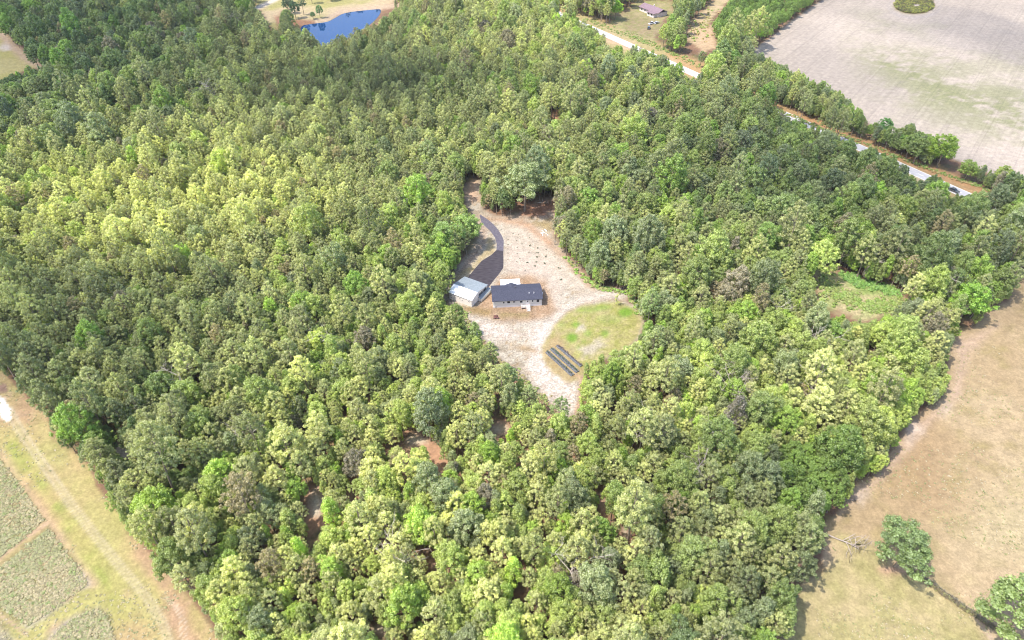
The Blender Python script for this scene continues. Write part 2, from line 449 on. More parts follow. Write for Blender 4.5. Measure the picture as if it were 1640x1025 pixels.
    paint(Z_TRAIL, mixc((.48,.40,.24), (.55,.42,.28), (n2-.4)*4), 5, 1, 1, (0,.2,.2))
    paint([(1105,50),(1140,40),(1150,78),(1120,82)], (.55,.40,.27), 6, 1, .9)
    paint(Z_BANK, mixc((.40,.37,.16), (.52,.42,.28), (n1-.4)*4), 4, .5, 1, (0,.1,.3))
    line([(480,36),(520,33),(545,19),(610,12),(650,6)], 4, (.52,.40,.30), .9, .2)
    line([(470,36),(500,37)], 5, (.30,.16,.10), .9, .2)
    line([(400,18),(440,0),(470,-16)], 3, (.72,.64,.58), 1, .05)
    paint([(440,25),(452,30),(465,52),(455,56),(446,42)], (.36,.20,.14), 3, .3)
    paint(Z_NW, mixc((.42,.38,.14), (.46,.40,.18), (n1-.4)*4), 3, .3, 1, (0,0,.3))
    line([(0,50),(12,66),(35,88),(66,106)], 7, (.52,.38,.29), .9, .4, None, 5)
    paint(ell(8,76,9,6), (.62,.54,.50), 5, .6, .8)
    # clearing by the right wood
    paint(Z_NE, mixc((.54,.47,.28), (.40,.44,.19), (n2-.42)*5), 10, 1.6, 1, (0,.6,.8))
    paint([(1352,436),(1390,452),(1440,468),(1400,482),(1370,470)], (.22,.32,.09), 9, 1.6, .7, (0,0,1))
    # main clearing
    sand = mixc((.60,.545,.475), (.46,.39,.31), (n2 - .42) * 4)
    sand = mixc(sand, (.42,.31,.20), (n3 - .55) * 4)
    paint(Z_CLEAR, sand, 7, .8, 1, (0,1,0))
    paint([(795,350),(835,352),(870,370),(905,412),(930,440),(955,462),(930,470),(885,455),(850,445),(815,430),(812,390),(800,365)], mixc((.62,.54,.47),(.53,.45,.37),(n3-.4)*3), 12, 1, .9, (0,.7,0))
    paint([(808,400),(812,375),(830,395),(870,420),(905,455),(900,500),(880,510),(872,480),(864,455),(812,440)], (.62,.52,.46), 10, 1, .6, (0,.7,0))
    line([(770,350),(800,352),(838,358),(870,380),(900,410),(925,436),(950,462)], 3, (.50,.31,.20), .8, .3, None, 5)
    line([(815,352),(850,362),(880,388)], 5, (.58,.36,.24), .5, .4, None, 6)
    paint([(835,325),(893,318),(890,342),(870,350),(835,345)], (.42,.22,.15), 8, 1, .9)
    paint([(852,352),(888,352),(886,378),(868,372)], (.44,.34,.18), 6, 1, .8)
    # wheel ruts past the garage
    for off, cc in ((0,(.55,.42,.34)), (7,(.58,.46,.38))):
        line([(766+off*.3,352),(772+off,372),(771+off,388),(752+off,415),(730+off*.8,440),(714+off*.6,462),(706+off*.4,478)], 2.2, cc, .9, .1)
    line([(770,352),(776,372),(775,388),(756,414),(738,436)], .9, (.33,.22,.16), .7, .05)
    paint([(772,420),(786,409),(795,400),(790,385),(786,375),(778,385),(776,400),(758,420),(735,448),(742,452)], (.50,.40,.22), 4, .3, .7, (0,.5,.2))
    line([(716,456),(735,442),(752,430)], 3, (.52,.40,.20), .7, .1)
    # round the house: brown straw
    straw = mixc((.42,.27,.17), (.55,.40,.29), (n3 - .35) * 2.5)
    paint([(760,495),(770,470),(785,458),(800,440),(850,440),(872,452),(885,480),(900,500),(880,508),(850,515),(800,515),(772,508)], straw, 8, 1, .85, (0,1,0))
    paint([(735,490),(760,492),(788,497),(785,508),(755,505)], (.38,.27,.13), 6, .7, .8, (0,1,.3))
    paint([(795,497),(850,498),(846,508),(800,509)], (.34,.27,.13), 5, .7, .7)
    # pale sand in front
    for q in ([(752,508),(800,520),(835,540),(800,545),(765,535)], [(850,520),(885,515),(878,545),(868,562),(855,560),(845,540)], [(850,565),(872,562),(905,600),(925,625),(922,655),(905,665),(880,640),(860,620),(845,590)]):
        paint(q, mixc((.80,.73,.69),(.62,.52,.46),(n3-.42)*4), 10, 1.2, .9, (0,1,0))
    line([(1000,468),(965,472),(930,482),(905,496),(890,512),(876,530),(868,556)], 6, (.70,.62,.57), .75, .5, (0,.9,0), 6)
    line([(1000,480),(965,480),(930,489),(906,502),(890,520),(878,545)], 1.0, (.46,.32,.24), .8, .1)
    paint([(812,548),(845,552),(862,562),(845,568),(815,558)], (.48,.34,.20), 6, .8, .7, (0,1,0))
    # green
    gr = mixc((.34,.34,.11), (.46,.40,.21), (n3*.5 + n2*.5 - .38) * 4)
    paint([(868,556),(878,538),(888,522),(905,503),(930,491),(965,483),(995,483),(1018,494),(1028,515),(1022,540),(1000,562),(960,575),(938,600),(915,612),(890,600),(873,580)], gr, 4, .5, 1, (0,.35,.5))
    paint([(868,560),(880,540),(895,535),(915,565),(940,590),(930,608),(912,613),(888,600),(872,580)], mixc((.44,.31,.18),(.42,.34,.20),(n3-.4)*3), 7, .8, .7, (0,.5,0))
    for (a, b, r1, r2, q) in ((922,520,7,5,.9),(916,541,9,7,.9),(1002,500,13,8,.9),(967,492,15,5,.6),(940,496,20,6,.5),(968,534,7,6,.7),(942,534,7,6,.6),(935,547,4,4,.6),(975,512,22,9,.4),(926,556,3,3,.6),(900,520,6,4,.5)):
        paint(ell(a, b, r1, r2), (.17,.30,.04), 4, .4, q, (0,0,.4))
    paint([(925,522),(935,520),(936,528),(924,530)], (.62,.56,.50), 4, .5, .8)
    paint([(930,560),(960,543),(968,555),(945,568),(934,572)], (.58,.52,.45), 8, 1.4, .7, (0,1,0))
    line([(922,600),(932,606),(928,640),(922,660)], 3, (.50,.33,.23), .8, .3)
    # small bare gaps in the wood
    for i, q in enumerate(GAPS):
        paint([(u, v) for u, v in q], [(.66,.46,.34),(.70,.60,.48),(.58,.34,.22)][i % 3], 8, .8, .9, (0,.5,0))
    paint(ell(505,805,12,24), (.74,.68,.58), 8, 1, .8, (0,1,0))
    c[:] = np.clip(c * np.array([.585,.575,.54]), 0, 1)
    nr = len(ys)
    idx = np.arange(nr * nx).reshape(nr, nx)
    F = np.stack([idx[:-1, :-1], idx[:-1, 1:], idx[1:, 1:], idx[1:, :-1]], -1).reshape(-1, 4)
    m, t, p = new_mat('ground')
    me = mesh_np('ground', np.stack([X, Y, np.zeros_like(X)], -1).reshape(-1, 3), F, [m])
    a = me.attributes.new('soil', 'FLOAT_COLOR', 'POINT')
    a.data.foreach_set('color', np.concatenate([c, np.ones(X.shape + (1,))], -1).astype(np.float32).ravel())
    a = me.attributes.new('cover', 'FLOAT_COLOR', 'POINT')
    a.data.foreach_set('color', np.concatenate([k, np.ones(X.shape + (1,))], -1).astype(np.float32).ravel())
    # shader: soil colour, broken up by noise at several scales, plough rows, straw and grass
    N = t.nodes; L = t.links
    at = N.new('ShaderNodeAttribute'); at.attribute_name = 'soil'
    ak = N.new('ShaderNodeAttribute'); ak.attribute_name = 'cover'
    sp = N.new('ShaderNodeSeparateColor'); L.new(ak.outputs['Color'], sp.inputs[0])
    tc = N.new('ShaderNodeTexCoord')
    def noise(scale, detail, rot=None, st=None, rough=.6):
        n = N.new('ShaderNodeTexNoise'); n.inputs['Scale'].default_value = scale; n.inputs['Detail'].default_value = detail
        n.inputs['Roughness'].default_value = rough
        if st:
            mp = N.new('ShaderNodeMapping'); mp.inputs['Scale'].default_value = st
            if rot: mp.inputs['Rotation'].default_value = (0, 0, rot)
            L.new(tc.outputs['Object'], mp.inputs[0]); L.new(mp.outputs[0], n.inputs['Vector'])
        else: L.new(tc.outputs['Object'], n.inputs['Vector'])
        return n.outputs[0]
    def math_(op, a, b=0.0, clamp=False):
        n = N.new('ShaderNodeMath'); n.operation = op; n.use_clamp = clamp
        for i, q in enumerate((a, b)):
            if hasattr(q, 'links'): L.new(q, n.inputs[i])
            else: n.inputs[i].default_value = q
        return n.outputs[0]
    def rng_(x, a, b, c_, d):
        n = N.new('ShaderNodeMapRange')
        L.new(x, n.inputs[0])
        for i, q in zip((1,2,3,4), (a,b,c_,d)): n.inputs[i].default_value = q
        return n.outputs[0]
    fine = rng_(noise(1.6, 8, rough=.75), .33, .67, .80, 1.18)
    speck = rng_(noise(1.5, 10, rough=.85), .43, .59, .52, 1.14)
    coarse = rng_(noise(.35, 6), .35, .65, .86, 1.14)
    # rows run along this world direction
    A = gp(1326, 143); B = gp(1412, 63)
    ang = math.atan2(B.y - A.y, B.x - A.x)
    tram_m = N.new('ShaderNodeMapping'); tram_m.vector_type = 'TEXTURE'; tram_m.inputs['Rotation'].default_value = (0, 0, ang)
    L.new(tc.outputs['Object'], tram_m.inputs[0])
    sx = N.new('ShaderNodeSeparateXYZ'); L.new(tram_m.outputs[0], sx.inputs[0])
    m3 = N.new('ShaderNodeMapping'); m3.inputs['Scale'].default_value = (.014, .5, 1); L.new(tram_m.outputs[0], m3.inputs[0])
    n3_ = N.new('ShaderNodeTexNoise'); n3_.inputs['Scale'].default_value = 1.0; n3_.inputs['Detail'].default_value = 5; n3_.inputs['Roughness'].default_value = .7
    L.new(m3.outputs[0], n3_.inputs['Vector'])
    rows = rng_(n3_.outputs[0], .36, .64, .91, 1.06)
    fr = math_('FRACT', math_('DIVIDE', sx.outputs['Y'], 17.0), 0.0)
    tram = math_('MULTIPLY', math_('LESS_THAN', math_('ABSOLUTE', math_('SUBTRACT', math_('ABSOLUTE', math_('SUBTRACT', fr, .5)), .055), 0.0), .018), -.08)
    rows = math_('ADD', rows, tram)
    grass = rng_(noise(.9, 10, rough=.85), .42, .58, .55, 1.35)
    def blend(base, alt, w):
        n = N.new('ShaderNodeMix'); n.data_type = 'FLOAT'
        L.new(w, n.inputs[0])
        if hasattr(base, 'links'): L.new(base, n.inputs[2])
        else: n.inputs[2].default_value = base
        L.new(alt, n.inputs[3]); return n.outputs[0]
    f = math_('MULTIPLY', fine, coarse)
    f = math_('MULTIPLY', f, blend(1.0, speck, sp.outputs[1]))
    f = math_('MULTIPLY', f, blend(1.0, rows, sp.outputs[0]))
    f = math_('MULTIPLY', f, blend(1.0, grass, sp.outputs[2]))
    vm = N.new('ShaderNodeVectorMath'); vm.operation = 'SCALE'
    L.new(at.outputs['Color'], vm.inputs[0]); L.new(f, vm.inputs['Scale'])
    L.new(vm.outputs[0], p.inputs['Base Color'])
    p.inputs['Roughness'].default_value = .95; p.inputs['Specular IOR Level'].default_value = .1
    o = bpy.data.objects.new('ground', me); COL.objects.link(o)
    tag(o, kind='structure')
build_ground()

def sheet(name, pix, mat, z, kind='structure', wobble=0.0):
    pts = [gp(u, v) for u, v in pix]
    me = bpy.data.meshes.new(name)
    me.from_pydata([(p.x, p.y, z) for p in pts], [], [tuple(range(len(pts)))[::-1]])
    me.materials.append(mat); me.update()
    o = bpy.data.objects.new(name, me); COL.objects.link(o)
    # face up
    if me.polygons[0].normal.z < 0: me.flip_normals()
    tag(o, kind=kind)
    return o
def smooth_poly(p, it=2):
    for _ in range(it):
        q = []
        for i in range(len(p)):
            a = p[i]; b = p[(i+1) % len(p)]
            q += [(a[0]*.75+b[0]*.25, a[1]*.75+b[1]*.25), (a[0]*.25+b[0]*.75, a[1]*.25+b[1]*.75)]
        p = q
    return p
M_asph = mat_noise('asphalt_dark', (.030,.026,.033), (.055,.048,.056), .9, .9, .15, stretch=(.5,2.2,1))
M_asph2 = mat_noise('asphalt_worn', (.075,.068,.088), (.11,.10,.12), 1.2, .9, .15)
M_road = mat_noise('road_surface', (.31,.305,.315), (.38,.37,.385), .6, .9, .2)
M_line = mat_noise('road_paint', (.75,.73,.55), (.82,.80,.7), 3)
L_edge = [(767.8,344.6),(771.5,357),(778,363.5),(786,371),(793,381),(795.6,391),(795.1,400.5)]
R_edge = [(806.3,402),(806.8,385),(803.5,377),(798,368),(791,360),(784,353.5),(770,344)]
sheet('driveway', L_edge + R_edge, M_asph2, .02)
sheet('driveway_apron', [(795.1,400.5),(787.3,408),(771.5,417.8),(760,431),(748,446),(750,455),(778,466),(790,450),(797.5,441),(806.3,428.8),(806.3,402)], M_asph, .024)
# main road with markings
ra, rb = gp(700, -65), gp(1800, 425)
dr = (rb - ra); dr.z = 0; Lr = dr.length; dr.normalize(); nrm = Vector((-dr.y, dr.x, 0))
def strip(mb, off, w, z, t0=0, t1=None):
    a = ra + dr * t0 + nrm * off; b = ra + dr * (t1 if t1 is not None else Lr) + nrm * off
    mb.add([(a - nrm*w/2 + Vector((0,0,z))), (b - nrm*w/2 + Vector((0,0,z))), (b + nrm*w/2 + Vector((0,0,z))), (a + nrm*w/2 + Vector((0,0,z)))], [(0,1,2,3)])
mb = MB(); strip(mb, 0, 6.8, .02); tag(mb.build('road', M_road), kind='structure')
mb = MB(); strip(mb, 3.1, .2, .028); strip(mb, -3.1, .2, .028)
t = 0
while t < Lr - 4:
    strip(mb, 0, .2, .028, t, t + 3); t += 9
tag(mb.build('road_marking', M_line), kind='structure')
# pond
m, t_, p = new_mat('pond_water')
p.inputs['Base Color'].default_value = (.002,.028,.11,1); p.inputs['Roughness'].default_value = .03; p.inputs['IOR'].default_value = 1.33
no = t_.nodes.new('ShaderNodeTexNoise'); no.inputs['Scale'].default_value = 1.5
bu = t_.nodes.new('ShaderNodeBump'); bu.inputs['Strength'].default_value = .15; bu.inputs['Distance'].default_value = .05
t_.links.new(no.outputs[0], bu.inputs['Height']); t_.links.new(bu.outputs[0], p.inputs['Normal'])
sheet('pond', smooth_poly([(478,42),(500,38),(525,35.5),(538,28),(552,20),(600,15),(612,14.5),(606,28),(585,46),(556,64),(520,78),(490,66)]), m, .03)

# ------------------------------------------------------------------ trees: a few crowns of each kind
def cards(centres, rads, counts, size, r, flat=1.0, up=.25, base=None):
    """leaf clumps: many small quads facing roughly outwards from each clump centre"""
    P = []; Nn = []; LV = []
    for i in range(len(centres)):
        n = counts[i]
        d = r.normal(size=(n, 3)); d /= np.linalg.norm(d, axis=1)[:, None]
        d[:, 2] = np.abs(d[:, 2]) * np.where(r.random(n) < .82, 1, -1)
        rad = rads[i] * (r.random(n) ** .42) * np.where(r.random(n) < .15, 1.35, 1.0)
        p = centres[i] + d * rad[:, None] * np.array([1, 1, flat])
        nn = d + r.normal(size=(n, 3)) * .62; nn[:, 2] += up
        P.append(p); Nn.append(nn); LV.append(np.clip(.5 + r.normal(size=n) * .17 + r.normal() * .15, 0, 1))
    P = np.concatenate(P); Nn = np.concatenate(Nn); LV = np.concatenate(LV)
    Nn /= np.linalg.norm(Nn, axis=1)[:, None] + 1e-9
    q = r.normal(size=P.shape)
    a = np.cross(Nn, q); a /= np.linalg.norm(a, axis=1)[:, None] + 1e-9
    b = np.cross(Nn, a)
    s = size * (.6 + .8 * r.random(len(P)))[:, None]
    e = (.45 + .5 * r.random(len(P)))[:, None]
    V = np.stack([P - a*s, P - b*s*e, P + a*s, P + b*s*e], 1).reshape(-1, 3)
    F = np.arange(len(V)).reshape(-1, 4)
    return V, F, np.repeat(LV, 4)

def crown_mesh(name, V, F, LV):
    me = mesh_np(name, V, F, [M_leaf])
    at = me.attributes.new('lv', 'FLOAT', 'POINT'); at.data.foreach_set('value', LV.astype(np.float32))
    return me

def limb_mesh(name, H, crown_pts, z0, r0, r, n_l=9, lean=0.0, mat=None):
    mb = MB()
    top = Vector((lean * H, 0, H * .93))
    pts = [Vector((0,0,-.3)), Vector((lean*H*.2 + r.normal()*.1, r.normal()*.1, H*.3)), Vector((lean*H*.55 + r.normal()*.2, r.normal()*.2, H*.62)), top]
    mb.tube(pts, [r0*1.25, r0*.85, r0*.55, r0*.12], 6)
    idx = r.permutation(len(crown_pts))[:n_l]
    for i in idx:
        c = Vector(crown_pts[i]); zz = max(z0 * .8, c.z - 1.8 - r.random() * 2)
        s = Vector((lean * zz, 0, min(zz, H * .9)))
        mid = (s + c) * .5 + Vector((0, 0, -.3))
        mb.tube([s, mid, c], [r0*.32, r0*.2, r0*.06], 4, False)
    me = bpy.data.meshes.new(name); me.from_pydata(mb.v, [], mb.f); me.materials.append(mat or M_bark); me.update()
    return me

def make_pine(i):
    r = np.random.default_rng(100 + i)
    H = 18.5 + r.normal() * 1.0; R = 4.0 + r.random() * .6; z0 = H * (.46 + .08 * r.random())
    cen = []; rad = []; cnt = []
    n = 105; ph = r.random() * 6
    for k in range(n):
        t = (k + .5) / n
        prof = math.sqrt(max(0, 1 - t ** 2.6)) * (.7 + .3 * min(1, t * 3.2))
        rr = R * prof * (.35 + .72 * math.sqrt(r.random())) * (1 + .14*math.sin(3*k*2.399+ph) + .1*math.sin(5*k*2.399+2*ph))
        a = ph + k * 2.399 + r.normal() * .3
        cen.append((rr*math.cos(a), rr*math.sin(a), z0 + t * (H - z0) * (1 - .10*r.random()) + r.normal()*.45)); rd = (.42 + .5 * r.random()) * (1 - .2*t); rad.append(rd); cnt.append(int(220 * rd * rd))
    cen.append((0, 0, H)); rad.append(.8); cnt.append(90)
    V, F, LV = cards(np.array(cen), rad, cnt, .155, r, .8, .3)
    return crown_mesh('pine_crown', V, F, LV), limb_mesh('pine_trunk', H, cen, z0, .26, r, 12)

def make_broad(i):
    r = np.random.default_rng(300 + i)
    H = 15.5 + r.normal() * 1.0; R = 4.0 + r.random() * .8; z0 = H * .28
    cen = []; rad = []; cnt = []
    n = 130
    cz = H * .60
    lob = [(r.random()*6.28, .75 + .5*r.random()) for _ in range(4)]
    for k in range(n):
        t = 1 - 1.55 * (k + .5) / n            # from the top down past the equator
        a = k * 2.399 + r.normal() * .25
        m_ = 1 + sum(.16 * q * math.cos((j+1) * (a - b)) for j, (b, q) in enumerate(lob))
        rr = R * m_ * math.sqrt(max(0, 1 - t*t)) * (.66 + .42*r.random())
        z = cz + t * (H - cz) * (.85 + .25*r.random()) * (1 if t > 0 else .8)
        rd = .5 + .55*r.random(); cen.append((rr*math.cos(a), rr*math.sin(a), z)); rad.append(rd); cnt.append(int(150*rd*rd))
    for k in range(8):
        a = r.random()*6.28; q = r.random()*R*.5
        cen.append((q*math.cos(a), q*math.sin(a), cz + (r.random()-.2)*2)); rad.append(1.5); cnt.append(60)
    V, F, LV = cards(np.array(cen), rad, cnt, .175, r, .85, .2)
    return crown_mesh('broadleaf_crown', V, F, LV), limb_mesh('broadleaf_trunk', H, cen, z0, .24, r, 12)

def make_slim(i):
    """narrow young hardwood"""
    r = np.random.default_rng(500 + i)
    H = 13 + r.random()*1.5; R = 2.1 + r.random()*.4; z0 = H*.3
    cen = []; rad = []; cnt = []
    n = 36
    for k in range(n):
        t = (k+.5)/n; a = k*2.399 + r.normal()*.3
        rr = R*math.sin(math.pi*min(.96, .2+.78*t))**.8*(.55+.5*r.random())
        rd = .75+.35*r.random()
        cen.append((rr*math.cos(a), rr*math.sin(a), z0+t*(H-z0)+r.normal()*.3)); rad.append(rd); cnt.append(int(150*rd*rd))
    V, F, LV = cards(np.array(cen), rad, cnt, .18, r, .9, .15)
    return crown_mesh('slim_crown', V, F, LV), limb_mesh('slim_trunk', H, cen, z0, .15, r, 8)

PINES = [make_pine(i) for i in range(7)]
BROADS = [make_broad(i) for i in range(7)]
SLIMS = [make_slim(i) for i in range(4)]
KINDS = {'pine': PINES, 'broad': BROADS, 'slim': SLIMS}
R_OF = {'pine': 4.1, 'broad': 4.3, 'slim': 2.4}
H_OF = {'pine': 18.5, 'broad': 15.5, 'slim': 13.5}
Z0_OF = {'pine': .5, 'broad': .3, 'slim': .3}

def merged(name, pair):
    """crown and trunk in one mesh, for the mass of the far forest"""
    import bmesh
    bm = bmesh.new()
    bm.from_mesh(pair[1]); nb = len(bm.faces)
    for f in bm.faces: f.material_index = 1
    bm.from_mesh(pair[0])
    me = bpy.data.meshes.new(name); 
    bm.to_mesh(me); bm.free()
    me.materials.append(M_leaf); me.materials.append(M_bark)
    return me

# ------------------------------------------------------------------ where the trees stand
GU = np.array([0,205,410,615,820,1025,1230,1435,1640]); GV = np.array([0,170,340,510,680,850,1025])
def grid(rows):
    A = np.array(rows, float)
    def f(u, v):
        u = min(max(u, 0), 1639.9); v = min(max(v, 0), 1024.9)
        i = int(np.searchsorted(GU, u, 'right') - 1); j = int(np.searchsorted(GV, v, 'right') - 1)
        a = (u - GU[i]) / (GU[i+1] - GU[i]); b = (v - GV[j]) / (GV[j+1] - GV[j])
        return (A[j,i]*(1-a)+A[j,i+1]*a)*(1-b) + (A[j+1,i]*(1-a)+A[j+1,i+1]*a)*b
    return f
# share of pines
g_pine = grid([[.1,.1,.6,.8,.5,.2,.1,.1,.1],
               [.1,.3,.9,1.,.7,.4,.4,.3,.2],
               [.7,1.,1.,.9,.5,.4,.3,.3,.3],
               [.9,.95,.85,.5,.3,.3,.3,.3,.3],
               [.7,.9,.7,.45,.5,.45,.25,.2,.2],
               [.3,.7,.55,.55,.6,.55,.4,.1,.1],
               [.2,.4,.6,.6,.6,.6,.4,.1,.1]])
# size of the trees
g_size = grid([[.95,.95,.85,.85,.95,1.,1.,1.,1.],
               [1.0,1.0,.80,.78,.85,.95,1.,1.05,1.05],
               [.85,.76,.74,.78,.85,.9,1.,1.1,1.1],
               [.95,.85,.82,.82,.85,.85,.9,1.,1.],
               [1.0,1.0,.95,.85,.85,.85,.9,.9,1.],
               [1.0,1.05,.95,.85,.9,.95,1.05,1.0,1.],
               [1.0,1.0,.95,.9,.95,.95,1.05,1.0,1.]])
# how yellow and pale the leaves are, 0 deep green .. 1 pale yellow olive
g_pale = grid([[.00,.00,.10,.40,.70,.50,.45,.40,.40],
               [.05,.20,.45,.20,.65,.60,.35,.30,.25],
               [.75,1.1,1.1,.60,.50,.35,.20,.25,.25],
               [.60,.60,.45,.50,.55,.50,.60,.60,.40],
               [.15,.15,.50,.85,.75,.75,.85,.80,.50],
               [.25,.40,.75,.95,.85,.60,.30,.70,.60],
               [.40,.55,.80,.85,.75,.55,.30,.60,.50]])

def lerp3(a, b, t): return tuple(a[i]*(1-t)+b[i]*t for i in range(3))
def tint_for(kind, u, v):
    p = g_pale(u, v) + rnd.gauss(.06, .17)
    p = min(max(p, 0), 1.15)
    j = 1 + rnd.gauss(0, .10)
    if kind == 'pine':
        c = lerp3((.192,.225,.092), (.560,.555,.235), p)
        if rnd.random() < .025: c = (.38,.32,.17)
    else:
        q = rnd.random()
        if q < .62: c = lerp3((.163,.230,.078), (.475,.530,.155), p)
        elif q < .80: c = lerp3((.19,.24,.12), (.38,.41,.20), p)      # greyish
        elif q < .98: c = lerp3((.21,.32,.065), (.41,.52,.10), p)      # lime
        else: c = (.33,.29,.20)
    return (c[0]*j, c[1]*j, c[2]*j*(1+rnd.gauss(0,.06)))

trees = []   # (kind, variant, x, y, scale, zscale, rot, tint, u, v)
cell = 4.0; gridh = {}
def near_ok(x, y, r):
    ci, cj = int(math.floor(x/cell)), int(math.floor(y/cell))
    for a in range(ci-3, ci+4):
        for b in range(cj-3, cj+4):
            for (x2, y2, r2) in gridh.get((a, b), ()):
                dd = (x-x2)**2 + (y-y2)**2
                lim = (r + r2) * .5
                if dd < lim*lim: return False
    return True

def crown_clear(x, y, kind, s):
    """the crown must not stand in front of open ground"""
    H = H_OF[kind]*s*1.2; R = R_OF[kind]*s
    pts = []
    zl = Z0_OF[kind]
    for zf in ((0.0, .5, .75, 1.0) if road_dist(x, y) > 60 else (0.0, .35, .5, .6, .7, .8, .9, 1.0, 1.06)):
        z = H*zf
        rr = 0 if zf < zl-.1 else R*((.85 if road_dist(x, y) <= 60 else .62) if zf < 1 else .35)
        for dx, dy in ((0,0),(rr,0),(-rr,0),(0,rr),(0,-rr),(rr*.5,0),(-rr*.5,0)):
            pts.append((x+dx, y+dy, z))
    P = np.array(pts)
    U, V = proj(P[:,0], P[:,1], P[:,2])
    return U, V

def open_hit(U, V, polys):
    for q in polys:
        us, vs = BB[id(q)][:2], BB[id(q)][2:]
        m = (U > us[0]) & (U < us[1]) & (V > vs[0]) & (V < vs[1])
        if m.any() and inside(q, U[m], V[m]).any(): return True
    return False
BB = {id(q): (min(p[0] for p in q), max(p[0] for p in q), min(p[1] for p in q), max(p[1] for p in q)) for q in OPEN + BASEOPEN + SANDY + ROADBITS}
KEEP_OFF = []      # world discs kept free for trees placed by hand
ra2 = (ra.x, ra.y); 
def road_dist(x, y):
    return abs((x - ra.x)*nrm.x + (y - ra.y)*nrm.y)

# hand-placed trees: photo pixel of the foot, kind, scale, height factor, colour, label
HAND = [
 (1433,908,'broad',1.32,.66,(.135,.180,.062),'lone round dark green tree standing in the tan pasture beside the dead fence row'),
 (1606,1016,'broad',1.65,.66,(.17,.22,.070),'wide spreading light green tree at the lower right corner of the pasture'),
 (840,338,'broad',1.75,.78,(.22,.25,.11),'large grey-green spreading tree at the head of the clearing with a bare dark trunk'),
 (1500,268,'broad',1.25,.85,(.20,.27,.035),'bright yellow-green round tree at the end of the hedgerow by the ploughed field'),
 (1462,262,'broad',.95,.9,(.17,.21,.06),'olive green tree in the hedgerow just left of the bright yellow-green one'),
 (1410,225,'broad',.8,.8,(.09,.19,.045),'small fresh green tree in the hedgerow between road and ploughed field'),
 (1545,288,'broad',.85,.7,(.19,.25,.05),'low yellow-green bush tree by the orange verge, left of the pair at the right edge'),
 (1595,302,'broad',.9,.75,(.22,.26,.06),'low dome-shaped yellow-green tree by the road at the right edge'),
 (985,32,'broad',.95,.85,(.24,.36,.04),'vivid lime green round tree beside the road left of the purple-roofed house'),
 (1535,515,'broad',1.15,.85,(.19,.30,.04),'bright lime green tree at the corner where the wood meets the tan pasture'),
 (270,850,'broad',1.1,.95,(.23,.30,.05),'bright yellow-green tree at the edge of the left meadow'),
 (748,395,'broad',1.15,.85,(.21,.28,.075),'bright green round tree standing beside the curved driveway'),
 (715,415,'broad',1.1,.85,(.19,.26,.07),'fresh green tree on the left of the dirt ruts by the garage'),
 (463,22,'broad',.8,1.0,(.06,.10,.045),'dark tree on the pond bank, leftmost of the clump'),
 (474,30,'broad',.75,1.0,(.06,.11,.05),'dark tree on the pond bank with its foot near the shore, second from the left'),
 (487,24,'pine',.7,1.0,(.06,.10,.05),'dark pine in the clump behind the left end of the pond'),
 (513,29,'broad',.5,1.1,(.09,.19,.06),'small fresh green bushy tree alone on the pond bank'),
 (502,31,'broad',.42,.8,(.10,.17,.06),'low green bush on the pond bank just left of the small bushy tree'),
 (470,8,'pine',.8,1.0,(.07,.11,.05),'dark pine behind the bank clump at the top edge'),
 (500,6,'pine',.75,1.0,(.07,.12,.05),'dark pine at the top edge above the pond'),
 (530,2,'broad',.8,1.0,(.07,.12,.05),'dark round tree at the top edge right of the pines above the pond'),
 (895,686,'pine',.62,1.15,(.20,.24,.10),'thin sparse pine in front of the pale sand at the bottom tip of the clearing'),
 (846,664,'pine',.60,1.1,(.22,.25,.10),'small olive pine left of the bottom tip of the clearing'),
 (812,640,'pine',.66,1.1,(.18,.23,.09),'olive pine at the lower left edge of the clearing'),
 (786,602,'pine',.62,1.15,(.24,.26,.10),'thin pale pine at the left edge of the clearing below the house'),
 (762,566,'slim',.8,1.1,(.20,.25,.08),'slim young tree at the left edge of the clearing, level with the green'),
 (1040,590,'pine',.8,1.1,(.24,.27,.11),'pale pine at the lower right edge of the green'),
 (1035,530,'pine',.75,1.2,(.22,.27,.10),'thin pine with a visible trunk at the right edge of the green'),
 (980,600,'slim',.7,1.0,(.26,.30,.09),'yellow-green young tree beside the ends of the garden rows'),
]
cnt_try = 0
for (u, v, k, s, zs, c, lab) in HAND:
    g = gp(u, v)
    gridh.setdefault((int(g.x//cell), int(g.y//cell)), []).append((g.x, g.y, R_OF[k]*s*1.5))

